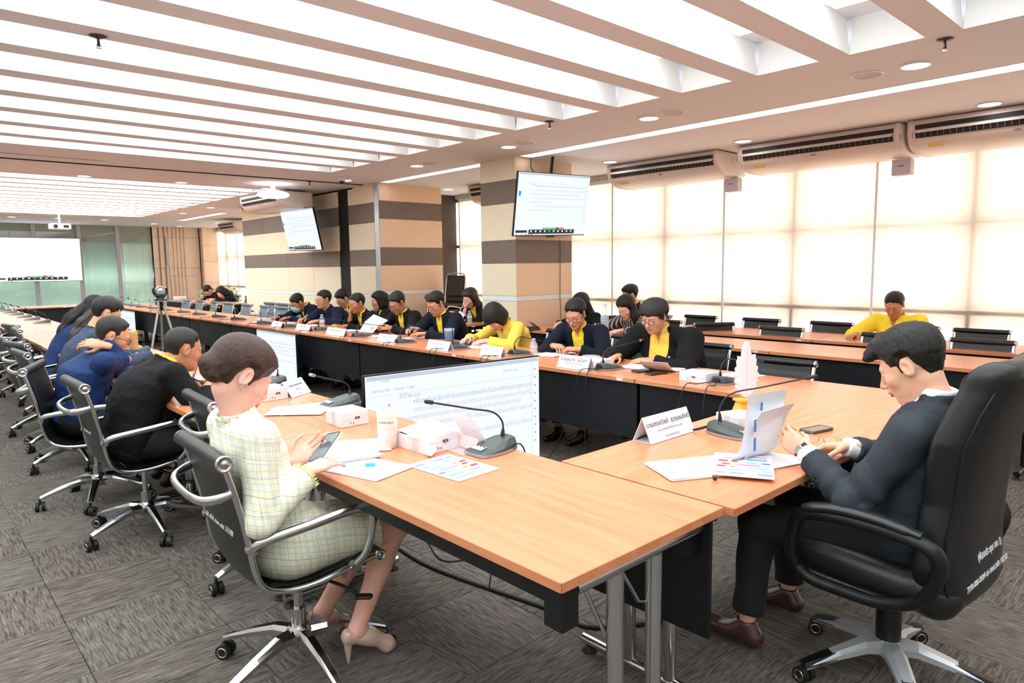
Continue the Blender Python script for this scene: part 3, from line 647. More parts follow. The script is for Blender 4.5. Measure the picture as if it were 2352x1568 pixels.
# ---------------- walls
WC = mat('wall_cream', 'e6ded2', .85)
struct(MB().bbox((-3.1, -2.6, -.1), (-3, 22.5, 3.3)).build('wall_left', WC)); struct(MB().bbox((-3, -2.6, -.1), (8., -2.5, 3.3)).build('wall_back', WC))
def panelled_box(name, x0, x1, y0, y1, label=None, split_x=None):
    """column clad in laminate panels, each one its own piece"""
    o = struct(MB().bbox((x0+.012, y0+.012, 0), (x1-.012, y1-.012, ZC)).build(name, DARKB)); bands = [(0, .50, BEIGE), (.503, 1.07, BEIGE), (1.073, 1.133, WHS), (1.136, 1.528, BEIGE), (1.531, 1.806, DKW), (1.809, 2.242, BEIGE), (2.245, 2.515, DKW), (2.518, ZC, BEIGE)]
    for z0, z1, m in bands:
        MB().rbox((x0+.006, (y0+y1)/2, (z0+z1)/2), (.012, y1-y0, z1-z0), .002, seg=1).build('panel', m, o)
        MB().rbox((x1-.006, (y0+y1)/2, (z0+z1)/2), (.012, y1-y0, z1-z0), .002, seg=1).build('panel', m, o)
        for yy in (y0+.006, y1-.006): MB().rbox(((x0+x1)/2, yy, (z0+z1)/2), (x1-x0-.026, .012, z1-z0), .002, seg=1).build('panel', BEIGE_DAYLIT if m is BEIGE else m, o)  # y faces take the beige tinted as if by daylight
    return o
col1 = panelled_box('column', 5.57, 6.557, 5.97, 6.605); col2 = panelled_box('column', 5.66, 6.84, 9.11, 9.9)
part = struct(MB().bbox((5.66, 9.90, 0), (5.80, 14.5, ZC)).build('wall_partition', DARKB))
MB().bbox((5.645, 9.12, 0), (5.665, 9.24, ZC)).build('edge_trim', ALU, part)
for y0, y1 in ((9.25, 10.04), (10.36, 11.32), (11.32, 12.35), (12.35, 13.44), (13.44, 14.46)):
    for z0, z1, m in [(0, .50, BEIGE), (.503, 1.02, BEIGE), (1.023, 1.075, WHS), (1.078, 1.519, BEIGE), (1.522, 1.777, DKW), (1.78, 2.191, BEIGE), (2.194, 2.498, DKW), (2.50, ZC-.03, BEIGE)]:
        MB().rbox((5.655 if y0 < 10 else 5.648, (y0+y1)/2, (z0+z1)/2), (.02, y1-y0-.006, z1-z0), .003, seg=1).build('panel', m, part)
MB().bbox((5.70, 10.04, 0), (5.9, 10.36, ZC-.04)).build('post', mat('black_post', '17120f', .5), part)
# window wall
WX = 7.80; w = struct(MB().bbox((WX-.02, -2.5, ZC-.06), (WX+.3, 22.4, ZC+.5)).build('wall_right', WC)); MB().bbox((WX+.02, -2.5, -.1), (WX+.3, 22.4, .06)).build('sill', WC, w)
MB().bbox((6.84, 9.95, 0), (7.80, 10.10, ZC)).build('return_panel', mat('brown_panel', '4a352b', .6), w)
GL = bpy.data.materials.new('window_glass'); GL.use_nodes = True; nt = GL.node_tree; nt.nodes.clear(); tr_ = nt.nodes.new('ShaderNodeBsdfTransparent'); gg = nt.nodes.new('ShaderNodeBsdfGlossy'); gg.inputs['Roughness'].default_value = .02; mx = nt.nodes.new('ShaderNodeMixShader'); mx.inputs[0].default_value = .06; oo = nt.nodes.new('ShaderNodeOutputMaterial')
tr_.inputs[0].default_value = (.97, .99, .98, 1); nt.links.new(tr_.outputs[0], mx.inputs[1]); nt.links.new(gg.outputs[0], mx.inputs[2]); nt.links.new(mx.outputs[0], oo.inputs[0])
BL = bpy.data.materials.new('blind_fabric'); BL.use_nodes = True; nt = BL.node_tree; nt.nodes.clear(); N = nt.nodes.new; Lk = nt.links.new
tl = N('ShaderNodeBsdfTranslucent'); df = N('ShaderNodeBsdfDiffuse'); mx = N('ShaderNodeMixShader'); oo = N('ShaderNodeOutputMaterial'); tl.inputs[0].default_value = (*lin('fff2e8'), 1); df.inputs[0].default_value = (*lin('f6e6da'), 1); mx.inputs[0].default_value = .42
tc = N('ShaderNodeTexCoord'); mp = N('ShaderNodeMapping'); mp.inputs['Scale'].default_value = (1, 3, 90); Lk(tc.outputs['Object'], mp.inputs[0]); nz = N('ShaderNodeTexNoise'); nz.inputs['Scale'].default_value = 2; nz.inputs['Detail'].default_value = 3; Lk(mp.outputs[0], nz.inputs[0]); rp = N('ShaderNodeValToRGB'); rp.color_ramp.elements[0].color = (*lin('f0d8c8'), 1); rp.color_ramp.elements[1].color = (*lin('faecde'), 1); rp.color_ramp.elements[0].position = .35; rp.color_ramp.elements[1].position = .65; Lk(nz.outputs[0], rp.inputs[0]); Lk(rp.outputs[0], tl.inputs[0])
Lk(tl.outputs[0], mx.inputs[1]); Lk(df.outputs[0], mx.inputs[2]); Lk(mx.outputs[0], oo.inputs[0])
slits = [2.738+1.765*k for k in range(-3, 11)]
FRM = mat('window_frame', '7d6f66', .5)
wi = 0
for k, y in enumerate(slits):
    y1 = y+1.765
    if y > 20.6: break
    wi += 1; win = struct(MB().bbox((WX-.055, y-.012, .0), (WX+.12, y+.012, ZC-.05)).build('window_%d' % wi, ALUW))
    for yy in (y+.8825,): MB().bbox((WX+.0, yy-.03, .05), (WX+.11, yy+.03, ZC-.06)).build('mullion', FRM, win); MB().bbox((WX-.03, yy-.025, .05), (WX, yy+.025, 1.0)).build('lower_mullion', FRM, win)
    for zz in (.06, .985, 1.86, 2.68): MB().bbox((WX+(-.034 if zz < 1.2 else .0), y+.02, zz-.025), (WX+.11, y1-.02, zz+.025)).build('transom', FRM, win)
    for a in (y+.02, y+.9125):
        for z0, z1 in ((.085, .96), (1.01, 1.835), (1.885, 2.655)): MB().bbox((WX+.06, a, z0), (WX+.064, a+.85, z1)).build('pane', GL, win)
    if 9.2 < y+1.0 < 10.8: continue
    bt = thing('roller_blind', 'cream roller blind, %s from the near end of the window wall' % num(wi), 'blind', (WX-.045, (y+y1)/2, 0), 0, 'roller blinds'); wv = MB(); n = 18
    P = [(.004*math.sin(j*.9), -.868+1.736*j/n) for j in range(n+1)]
    for z0, z1 in ((.10, ZC-.09),):
        for j in range(n): wv.add([(P[j][0], P[j][1], z0), (P[j+1][0], P[j+1][1], z0), (P[j+1][0], P[j+1][1], z1), (P[j][0], P[j][1], z1)], [(0, 1, 2, 3)], True)
    wv.build('fabric', BL, bt); MB().tube([(0, -.865, .09), (0, .865, .09)], .014, 8).build('bottom_bar', ALUW, bt); MB().tube([(.0, -.865, ZC-.10), (.0, .865, ZC-.10)], .03, 10).build('roller', ALUW, bt)
# glazed end wall, timber wall
GY = 22.30
w = struct(MB().bbox((-3, GY+.30, -.1), (8, GY+.4, ZC+.5)).build('wall_far', mat('far_wall_grey', '8f9a8e', .9)))
MINT = bpy.data.materials.new('frosted_mint'); MINT.use_nodes = True; nt = MINT.node_tree; nt.nodes.clear(); a_ = nt.nodes.new('ShaderNodeBsdfTranslucent'); b_ = nt.nodes.new('ShaderNodeBsdfDiffuse'); c_ = nt.nodes.new('ShaderNodeMixShader'); d_ = nt.nodes.new('ShaderNodeOutputMaterial')
a_.inputs[0].default_value = (*lin('e9f6f1'), 1); b_.inputs[0].default_value = (*lin('e4f6f0'), 1); nt.links.new(a_.outputs[0], c_.inputs[1]); nt.links.new(b_.outputs[0], c_.inputs[2]); nt.links.new(c_.outputs[0], d_.inputs[0])

for a, b in zip([-3, -.2, .95, 2.10, 3.09, 4.155, 5.10], [-.2, .95, 2.0, 3.0, 4.05, 5.02, 5.95]):
    MB().bbox((a, GY+.05, .12), (b, GY+.07, 2.32)).build('frosted_pane', MINT, w); MB().bbox((a, GY+.05, 2.323), (b, GY+.07, ZC)).build('upper_pane', mat('grey_green_glass', 'b4beb2', .35), w)
    MB().bbox((a, GY, .10), (b, GY+.008, ZC)).build('glass_pane', GL, w)
for x in (-.2, .95, 2.05, 3.05, 4.105, 5.06): MB().bbox((x-.05, GY-.03, 0), (x+.05, GY+.05, ZC)).build('mullion', mat('lilac_aluminium', 'cfc8d6', .4), w)
MB().bbox((-3, GY-.05, 0), (5.95, GY+.02, .42)).build('low_cabinet_front', mat('beige_base', 'cdbf9f', .6), w)
for k, x in enumerate((-1.6, .4, 1.5, 2.5, 3.6, 4.6, 5.5)): [MB().bbox((x-.45, GY+.24, z_), (x+.45, GY+.27, z_+.1)).build('added_pane_backlight', emat('added_pane_backlight', (.95, 1, .98), 40.), w) for z_ in (.3, 1.3)]  # added glowing strips that light the frosted panes from behind
PW = wood('peach_veneer', 'fbdcc0', 'fee8d4', 2, .5)
tw = struct(MB().bbox((5.97, GY-.02, 0), (7.8, GY+.28, ZC)).build('wall_timber', DARKB))
xe = [5.98, 6.56, 7.30]
for a, b in zip(xe, xe[1:]):
    for z0, z1 in ((0, .62), (.624, 1.552), (1.556, 2.478), (2.482, ZC)): MB().rbox(((a+b)/2, GY-.03, (z0+z1)/2), (b-a-.004, .02, z1-z0-.004), .003, seg=1).build('panel', PW, tw)
for z0, z1 in ((0, .70), (.704, 1.10), (1.104, 1.75), (1.754, 2.25), (2.254, ZC)): MB().rbox((7.56, GY-.30, (z0+z1)/2), (.49, .02, z1-z0-.004), .003, seg=1).build('panel', PW, tw)
MB().bbox((7.33, GY-.29, 0), (7.8, GY-.02, ZC)).build('pier', PW, tw)
for x, m in ((6.15, 'brown'), (6.30, 'brown'), (6.42, 'c'), (6.55, 'c'), (6.66, 'c'), (6.77, 'c'), (6.87, 'c')): MB().bbox((x-.010, GY-.07, .05), (x+.010, GY-.04, ZC)).build('metal_strip', mat('bronze_strip', '96705a', .4, metal=.5) if m == 'brown' else mat('copper_strip', 'd9b9a2', .25, metal=.7), tw)
MB().bbox((6.32, GY-.09, 1.65), (6.40, GY-.05, 2.48)).build('light_panel', mat('milk_panel', 'c9c9c6', .4), tw)
for nm, a, b in (('baseboard_left', (-3, -2.5, 0), (-2.985, 22.3, .1)), ('baseboard_back', (-3, -2.5, 0), (7.8, -2.485, .1))): struct(MB().bbox(a, b).build(nm, DARKB))

# ---------------- air conditioners
ACW = mat('ac_white', 'ecdfd6', .35); ACD = mat('ac_dark', '1c1a1a', .6)
def ac(L, label, loc, rz=0, group='air conditioners under the ceiling'):
    t = thing('air_conditioner', label, 'air conditioner', loc, rz, group)
    prof = [(0, 0), (0, -.075), (.012, -.13), (.05, -.19), (.11, -.235), (.20, -.262), (.34, -.272), (.56, -.262), (.62, -.24), (.62, 0)]
    m = MB(); m.loft([[(x, y, z) for x, z in prof] for y in (-L/2+.055, L/2-.055)]); b = m.build('casing', ACW, t)
    for s in (-1, 1):
        e = MB(); e.loft([[(.31+(x-.31)*k, s*(L/2-.055+d), -.13+(z+.13)*k) for x, z in prof] for k, d in ((1.03, 0), (1.03, .03), (.97, .052), (.85, .06))]); e.build('end_cap', ACW, t)
    g = MB(); g.bbox((-.004, -L/2+.07, -.040), (.004, L/2-.07, -.082)); g.build('intake_slot', ACD, t)
    g = MB(); M = Matrix.Rotation(math.radians(-25), 3, 'Y'); g.box((.010, 0, -.125), (.012, L-.15, .062), M=M); o = g.build('outlet', ACD, t)
    v = MB()
    for k in range(int(L/.05)): v.box((.003, -L/2+.11+k*.05, -.125), (.004, .004, .058), M=M)
    v.build('vane', mat('vane_grey', '8a8280', .5), o); v = MB(); v.box((-.006, 0, -.104), (.014, L-.16, .014)); v.build('louvre', ACW, t)
    MB().ell((.038, 0, -.182), (.006, .03, .009)).build('badge', mat('badge_grey', '8e8a94', .4), t); MB().box((.088, L/2-.22, -.222), (.05, .12, .002), M=Matrix.Rotation(math.radians(38), 3, 'Y')).build('sticker', mat('yellow_sticker', 'f0d27a', .6), t)
    return t
ac(1.62, 'white air conditioner nearest the screen column, over the blinds', (7.03, 4.98, 2.765)); ac(1.66, 'white air conditioner, middle one over the window blinds', (7.03, 3.12, 2.765)); ac(1.66, 'white air conditioner cut by the right edge of the picture', (7.03, 1.42, 2.765))
ac(1.5, 'white air conditioner behind the floodlight above the striped partition', (4.70, 11.35, 2.74)); ac(1.1, 'small dark louvred air conditioner before the wooden wall', (6.55, 17.9, 2.70)); ac(1.2, 'white air conditioner half hidden behind the end of the partition', (7.0, 15.4, 2.76)); ac(1.4, 'white air conditioner peeping out behind the screen column', (6.98, 7.9, 2.765))
for y, w_ in ((4.22, 'below the end of the air conditioner nearest the column'), (2.40, 'below the end of the middle air conditioner')):
    t = thing('condensate_pump', 'small grey lilac box '+w_, 'box', (7.45, y, 2.36), 0, 'pump boxes'); MB().rbox((0, 0, .05), (.12, .17, .15), .012).build('case', mat('lilac_box', 'cfc6d2', .5), t); MB().box((-.0615, 0, .06), (.002, .06, .006)).build('slot', ACD, t)
t = thing('projector', 'white ceiling projector hanging before the glazed end wall', 'projector', (3.0, 18.2, 2.50)); MB().rbox((0, 0, 0), (.40, .30, .12), .03).build('body', mat('projector_white', 'e9ebe8', .4), t); MB().cyl((-.1, -.16, 0), .04, .03, 16, 'y').build('lens', ACD, t); MB().tube([(0, 0, .06), (0, 0, .28)], .02, 10).build('pole', ALUW, t)
MB().box((.1, -.152, 0), (.10, .004, .06)).build('vent', ACD, t)
# ================================================================ TABLES
WOOD = wood('cherry_laminate', 'd5815a', 'dd9068', 1, .26); EDGE = wood('cherry_edge_band', 'c27650', 'd08a62', 1, .4)
BLKM = mat('black_melamine', '0e1016', .55, spec=.3); BLKS = mat('black_steel', '101114', .42, spec=.35); RUB = mat('black_rubber', '151515', .6); CHROME = mat('chrome_steel', 'c9cbd0', .16, metal=1)
def make_table(L=1.795, D=.73, panel=True, CHROME=CHROME):
    """long along y, people sit on the -x side"""
    t = thing('conference_table', '', 'table'); k = .0022
    MB().rbox((0, 0, ZT-.0145), (D-k, L-k, .027), .004, seg=1).build('tabletop', WOOD, t)
    e = MB()
    for s in (-1, 1): e.bbox((s*(D/2-.0005), -L/2+.002, ZT-.0272), (s*(D/2+.0012), L/2-.002, ZT-.0022)); e.bbox((-D/2+.002, s*(L/2-.0008), ZT-.0272), (D/2-.002, s*(L/2+.0004), ZT-.0022))
    e.build('edge_band', EDGE, t)
    b = MB(); b.bbox((-D/2+.03, -L/2+.03, ZT-.088), (-D/2+.085, L/2-.03, ZT-.029)); b.build('beam', BLKS, t)
    for s in (-1, 1):
        y = s*(L/2-.045); r = MB().tube([(-D/2+.09, y, ZT-.058), (D/2-.06, y, ZT-.058)], .021, 12); r.build('leg_rail', CHROME, t)
        for q in (-.088, .088): MB().tube([(q-.02, y, .055), (q-.02, y, ZT-.07)], .0245, 14).build('leg', CHROME, t)
        f = MB().tube([(-.30, y, .043), (.29, y, .043)], .021, 12).build('foot', CHROME, t); 
        for q in (-.27, .26):
            MB().lathe((q, y, 0), [(.03, 0), (.03, .008), (.012, .014), (.012, .03)], 14).build('glide', RUB, f)
        MB().tube([(-.07, y-s*.02, ZT-.07), (.035, y-s*.03, ZT-.215), (.055, y-s*.02, ZT-.22)], .006, 6).build('brace', CHROME, t)
        MB().tube([(-.22, y-s*.02, ZT-.07), (-.145, y-s*.03, ZT-.20), (-.125, y-s*.02, ZT-.25)], .006, 6).build('brace', CHROME, t)
        MB().bbox((-D/2+.028, s*(L/2-.028)-.002, ZT-.15), (-D/2+.088, s*(L/2-.088), ZT-.028)).build('bracket', BLKS, t)
    if panel:
        MB().bbox((D/2-.06, -L/2+.01, .335), (D/2-.042, L/2-.01, ZT-.03)).build('modesty_panel', BLKM, t)
        for s in (-1, 1): MB().bbox((D/2-.11, s*(L/2-.10), ZT-.15), (D/2-.06, s*(L/2-.05), ZT-.03)).build('panel_bracket', BLKS, t)
        MB().rbox((D/2+.0016, L/2-.12, ZT-.014), (.0006, .05, .018), .001, seg=1).build('asset_tag', mat('tag_white', 'dfe0e6', .5), t)
    return t
T0 = make_table(); TB0 = make_table(CHROME=BLKS)
_tb = []
def table(x, y, rz, label, group):
    if group in ('left row of tables', 'head tables'): return dup(T0, (x, y, 0), rz, label, group)
    if not _tb: _tb.append(1); TB0.location = (x, y, 0); TB0.rotation_euler = (0, 0, rz); TB0['label'] = label; TB0['group'] = group; return TB0
    o = dup(TB0, (x, y, 0), rz, label, group); o.scale = (1, 1, 1); return o
T0.location = (1.488, 1.955, 0); T0['label'] = 'cherry wood table nearest the camera, with open chrome legs at its end'; T0['group'] = 'left row of tables'
for k in range(1, 9): table(1.488+.004*(-1)**k, 1.955+1.8*k, 0, '%s cherry wood table along the left row counted from the near end' % num(k+1), 'left row of tables')
ht = table(2.722, 1.39, PI/2, 'cherry wood head table before the man in the charcoal suit', 'head tables'); ht.scale = (1, .955, 1)
for o in list(ht.children):
    if o.name.startswith(('bracket', 'beam')): bpy.data.objects.remove(o)
for k in range(-0, 9):
    y0 = .0+1.8*k
    tt = table(3.935, (1.035+2.70)/2 if k == 0 else 2.70+1.8*(k-.5), PI, '%s cherry wood table along the right row counted from the near end' % num(k+1), 'right row of tables')
    if k == 0: tt.scale = (1, .92, 1)
table(2.05, 17.72, -PI/2, 'far cross table closing the rows, left one', 'far cross tables'); table(3.2, 17.72, -PI/2, 'far cross table closing the rows, right one', 'far cross tables').scale = (1, .28, 1)
for k, (x, y, w) in enumerate([(5.855, 1.84, 'near table of the second row behind the right row'), (5.855, 3.64, 'far table of the second row behind the right row'), (6.95, 1.96, 'near table of the last row by the window blinds'), (6.95, 3.76, 'far table of the last row by the window blinds'), (5.86, 5.05, 'short table against the screen column where the striped blouse woman sits'), (5.86, 7.72, 'table between the two columns before the woman with the pen')]):
    t_ = table(x, y, PI, 'cherry wood '+w, 'back row tables'); 
    if k == 4: t_.scale = (1, .98, 1)
    if k == 5: t_.scale = (1, 1.0, 1)
table(5.57, 16.0, PI, 'cherry wood table beyond the partition, nearer one before the far couple', 'far side tables'); table(5.57, 17.8, PI, 'cherry wood table beyond the far couple, nearest the wooden wall', 'far side tables')

# ================================================================ MEETING CHAIR with leather sling and chrome frame
LEA = mat('black_leather', '0f1012', .40, spec=.5, bump=.12, bscale=260); LEAG = mat('grey_leather', '5d666b', .5, bump=.1, bscale=260); CHG = mat('polished_aluminium', 'c4c6ca', .18, metal=1)
PROF = smooth_path([(0, -.305, .90), (0, -.283, .82), (0, -.255, .70), (0, -.238, .60), (0, -.225, .52), (0, -.195, .455), (0, -.13, .425), (0, -.03, .418), (0, .08, .432), (0, .17, .447), (0, .225, .452)], 4)
def make_chair(leather, base=True):
    t = thing('office_chair', '', 'chair'); 
    n = len(PROF); m = MB(); W = .205; V = []; nx = 9
    for side in (1, -1):
        rows = []
        for i, p in enumerate(PROF):
            tg = (PROF[min(i+1, n-1)]-PROF[max(i-1, 0)]).normalized(); nn = Vector((0, -tg.z, tg.y)); rib = .0055*abs(math.sin(i*PI/3.2)) if side == 1 else 0
            rows.append([(-W+2*W*j/(nx-1), *(p+nn*(side*(.006+rib)) + nn*(-.014*math.sin(PI*j/(nx-1))))[1:]) for j in range(nx)])
        V.append(rows)
    for side, rows in zip((1, -1), V):
        for i in range(n-1):
            for j in range(nx-1):
                q = [rows[i][j], rows[i][j+1], rows[i+1][j+1], rows[i+1][j]]; m.add(q if side == -1 else q[::-1], [(0, 1, 2, 3)], False)
    me = m.mesh('sling', leather); bmm = bmesh.new(); bmm.from_mesh(me); bmesh.ops.remove_doubles(bmm, verts=bmm.verts, dist=.0004); bmm.to_mesh(me); bmm.free(); me.polygons.foreach_set('use_smooth', [True]*len(me.polygons)); link('seat_sling', me, t)
    top, frt = PROF[0], PROF[-1]
    MB().tube([(-.228, top.y, top.z), (.228, top.y, top.z)], .026, 14).build('back_roll', leather, t); MB().tube([(-.228, frt.y, frt.z), (.228, frt.y, frt.z)], .020, 12).build('seat_roll', leather, t)
    for s in (-1, 1):
        r = MB().tube([(s*.219, p.y, p.z) for p in PROF], .0105, 8, flat=1.5).build('side_rail', CHG, t)
        for (p, rr) in ((top, .027), (frt, .021)): MB().lathe((0, 0, 0), [(rr, -.004), (rr, .006), (rr*.82, .009), (rr*.78, .006), (rr*.35, .006), (rr*.3, .009), (0, .009)], 16).build('end_cap', CHG, r, (s*.228, p.y, p.z), (0, s*PI/2, 0))
        A = smooth_path([(s*.222, -.236, .60), (s*.255, -.20, .630), (s*.266, -.05, .648), (s*.266, .10, .662), (s*.266, .17, .645), (s*.264, .18, .58), (s*.256, .155, .49), (s*.228, .12, .44)], 4)
        a = MB().tube(A, .0125, 8, flat=1.35).build('armrest', CHG, t)
        for q in ((s*.224, -.236, .60), (s*.228, .12, .44)): MB().cyl(q, .017, .03, 10, 'x').build('knob', CHG, a)
    H = smooth_path([(-.219, -.275, .80), (-.205, -.325, .785), (-.15, -.36, .775), (0, -.368, .77), (.15, -.36, .775), (.205, -.325, .785), (.219, -.275, .80)], 3)
    MB().tube(H, .0125, 8, flat=1.3).build('back_handle', CHG, t)
    for y in (-.10, .09): MB().tube([(-.218, y, .412), (.218, y, .412)], .012, 8).build('cross_bar', CHG, t)
    MB().rbox((0, 0, .388), (.16, .26, .035), .02).build('tilt_mechanism', BLKS, t); l = MB().tube([(.06, .02, .385), (.15, .11, .34), (.18, .15, .31)], .006, 6); l.rbox((.195, .17, .295), (.035, .065, .012), .01, rz=-.7); l.build('lever', BLKS, t)
    MB().cyl((0, 0, .30), .016, .16, 12).build('gas_lift', CHG, t); MB().cyl((0, 0, .175), .027, .13, 14).build('lift_sleeve', CHG, t)
    if base: star(t, CHG, .325)
    return t
def star(t, m, R, tip=None, w=.024, z0=.155, phase=0):
    hub = MB().lathe((0, 0, 0), [(.042, z0-.05), (.048, z0-.03), (.048, z0), (.036, z0+.02)], 20).build('hub', m, t)
    for k in range(5):
        a = phase+2*PI*k/5; c, s_ = math.cos(a), math.sin(a); rings = []
        for q, (z, hw, hh) in ((.03, (z0-.015, w*1.15, .024)), (.10, (z0-.012, w*1.0, .021)), (.2, (z0-.035, w*.85, .015)), (.29, (z0-.062, w*.72, .011)), (R, (z0-.075, w*.65, .010))):
            q = q*R/.325 if q > .05 and q != R else q
            rings.append([(c*q-s_*hw*u, s_*q+c*hw*u, z+hh*v) for u, v in ((-1, -.8), (1, -.8), (1, .3), (.55, 1), (-.55, 1), (-1, .3))])
        lg = MB().loft(rings, smooth=False).build('base_leg', m, t)
        if tip:
            rr = [[(c*q-s_*hw*u, s_*q+c*hw*u, z+hh*v+.0015) for u, v in ((-1, -.2), (1, -.2), (.6, 1), (-.6, 1))] for q, z, hw, hh in ((R*.66, z0-.045, w*.86, .018), (R*.85, z0-.062, w*.84, .017), (R*1.02, z0-.074, w*.72, .013))]
            MB().loft(rr, smooth=False).build('tip_pad', tip, lg)
        cx, cy = c*R, s_*R; ca = a+.9+k*1.3; dx, dy = math.cos(ca), math.sin(ca); cs = MB()
        for u in (-1, 1): cs.tube([(cx+dx*u*.007, cy+dy*u*.007, .029), (cx+dx*u*.027, cy+dy*u*.027, .029)], .029, 14)
        cs.tube([(cx, cy, .04), (cx, cy, z0-.075)], .008, 8); cw = cs.build('caster', RUB, t)
        rg = MB()
        for u in (-1, 1): rg.lathe((0, 0, 0), [(.020, 0), (.020, .002), (.014, .002), (.014, 0)], 12, False); break
        g = MB()
        for u in (-1, 1):
            ax = Vector((dx*u, dy*u, 0)); c0 = Vector((cx, cy, .029))+ax*.0275; e1 = Vector((-dy, dx, 0)); e2 = Vector((0, 0, 1))
            g.loft([[c0+ax*o_+(e1*math.cos(th)+e2*math.sin(th))*rr for th in [2*PI*i/14 for i in range(14)]] for rr, o_ in ((.021, 0), (.021, .0015), (.015, .0015), (.015, 0))], True, False)
        g.build('wheel_ring', CHG, cw)
CH0 = make_chair(LEA); CHG0 = make_chair(LEAG)
def chair(x, y, face, label, group, grey=False):
    o = chair_(x, y, face, label, group, grey); o.scale = (1, 1, 1 if group == 'black chairs along the left row' else .91); return o
def chair_(x, y, face, label, group, grey=False, first=set()):
    src = CHG0 if grey else CH0; rz = math.radians(face-90)
    if grey not in first: first.add(grey); src.location = (x, y, 0); src.rotation_euler = (0, 0, rz); src['label'] = label; src['group'] = group; return src
    return dup(src, (x, y, 0), rz, label, group)
G = 'black chairs along the left row'
c1 = chair(1.040, 2.335, -2, 'black leather chrome chair under the woman in tweed', G); c2 = chair(1.01, 4.24, 1, 'black leather chrome chair under the man in the black jacket at the left', G)
c3 = chair(.93, 5.06, -20, 'black leather chrome chair under the man in the blue jacket', G)
chair(1.33, 3.23, -4, 'empty black chair tucked in behind the woman in tweed', G)
chair(1.0, 6.15, 4, 'black chair under the man in the grey blue jacket behind the greying man', G); chair(1.06, 6.95, 12, 'black chair under the brown haired woman in black', G); chair(1.04, 7.7, 5, 'black chair under the long haired woman in the blue jacket', G)
for k, y in enumerate([8.6, 9.4, 10.2, 10.95, 11.7, 12.5, 13.3]): chair(1.27+.03*math.sin(k*2), y, 10*math.sin(k*1.7), '%s empty black chair along the left row beyond the seated people' % num(k+1), G)
G = 'chairs behind the right row'
RC = [(4.22, 2.15, 182, 'empty black chair behind the white plume ornament'), (4.72, 3.06, 178, 'black chair under the large man in the black jacket'), (4.80, 3.86, 184, 'black chair under the man with round glasses and folded hands'), (4.78, 4.78, 176, 'black chair under the woman in the yellow shirt'), (4.80, 5.78, 182, 'black chair under the man in the navy bomber jacket'), (4.80, 6.88, 180, 'black chair under the man holding up a paper'), (4.76, 7.68, 178, 'black chair under the man with his fist at his mouth'), (4.80, 8.72, 182, 'black chair under the man in the navy zip jacket'), (4.80, 9.5, 180, 'black chair under the man in the face mask')]
for x, y, a, l in RC: chair(x, y, a, l, G)
for k, y in enumerate([10.6, 11.35, 12.15, 12.95, 13.85, 14.7, 15.55, 16.4]): chair(4.75, y, 180+6*math.sin(k*2.1), '%s empty grey chair beyond the masked man along the right row' % num(k+1), 'empty grey chairs of the right row', True)
for k, y in enumerate([10.75, 11.35, 11.95, 12.55, 13.15]): chair(5.30, y, 184, '%s grey chair in the line along the striped partition' % num(k+1), 'grey chairs along the partition', True)
for x, y, a, l in [(6.60, 3.80, 232, 'black chair turned aside in the second row'), (6.45, 3.24, 181, 'black chair in the second row with a curled top edge'), (6.42, 2.22, 180, 'black chair in the second row left of the suited man'), (6.42, 1.49, 180, 'wide black chair in the second row right of the suited man'), (7.36, 3.93, 180, 'black chair against the blinds, farthest of the last row'), (7.36, 3.12, 178, 'black chair against the blinds in the middle of the last row'), (7.40, 1.72, 180, 'black chair against the blinds beside the man in yellow'), (7.42, 2.30, 182, 'black chair under the man in the yellow polo shirt'), (7.36, 4.75, 180, 'black chair behind the woman in the striped blouse')]: chair(x, y, a, l, 'back row chairs')
for x, y, a, l in [(6.35, 17.7, 180, 'grey chair under the far bending man'), (6.30, 16.75, 180, 'grey chair under the far long haired woman'), (6.35, 15.6, 180, 'empty grey chair beside the far long haired woman')]: chair(x, y, a, l, 'far side chairs', True)
for x, y, a, l in [(6.50, 4.70, 180, 'black chair under the woman in the striped blouse'), (6.6, 5.50, 180, 'black chair under the masked woman at the column'), (6.45, 7.35, 180, 'black chair under the woman with the pen'), (5.36, 9.18, 182, 'black chair under the man reading behind the navy zip jacket'), (5.44, 8.46, 165, 'black chair under the long haired woman behind the navy zip jacket'), (7.28, 5.40, 150, 'black chair under the man turned away by the blinds')]: chair(x, y, a, l, 'back row chairs')

# ================================================================ EXECUTIVE CHAIR
t = thing('executive_chair', 'high backed black leather chair under the man in the charcoal suit', 'chair', (2.57, .80, 0), math.radians(-3))
def pad(X, Y, Z, cy, cz, hx, hy, hz, r, rx):
    c, s = math.cos(rx), math.sin(rx); y, z = Y-cy, Z-cz; y, z = c*y+s*z, -s*y+c*z
    qx, qy, qz = np.abs(X)-hx+r, np.abs(y)-hy+r, np.abs(z)-hz+r
    return np.sqrt(np.maximum(qx, 0)**2+np.maximum(qy, 0)**2+np.maximum(qz, 0)**2)+np.minimum(np.maximum(qx, np.maximum(qy, qz)), 0)-r
XL = mat('soft_black_leather', '121317', .40, spec=.5, bump=.1, bscale=180)
def backf(X, Y, Z):
    bow = .05*np.sin(PI*np.clip((Z-.45)/.75, 0, 1)); Y2 = Y-bow+.04*np.abs(X/.26)**3*-1
    lean = (Z-.45)*-.16; wz = np.interp(Z, [.40, .55, .75, .95, 1.12], [.235, .27, .245, .275, .25])
    d = pad(X*.26/wz, Y2-lean, Z, -.235, .80, .26, .062, .405, .055, 0)
    seam = np.abs(np.abs(X)-.17*wz/.26)-.002; d = smax(d, -(np.maximum(seam, -(Y2-lean+.235))-.004), .006)
    for zz in (.70, .95): d = smax(d, -(np.maximum(np.maximum(np.abs(Z-zz)-.002, -(Y2-lean+.235)), np.abs(X)-.19)-.004), .006)
    ed = np.abs(np.abs(d+.0)-0)*0; return d+.0015*wob(X, Y, Z, 18)
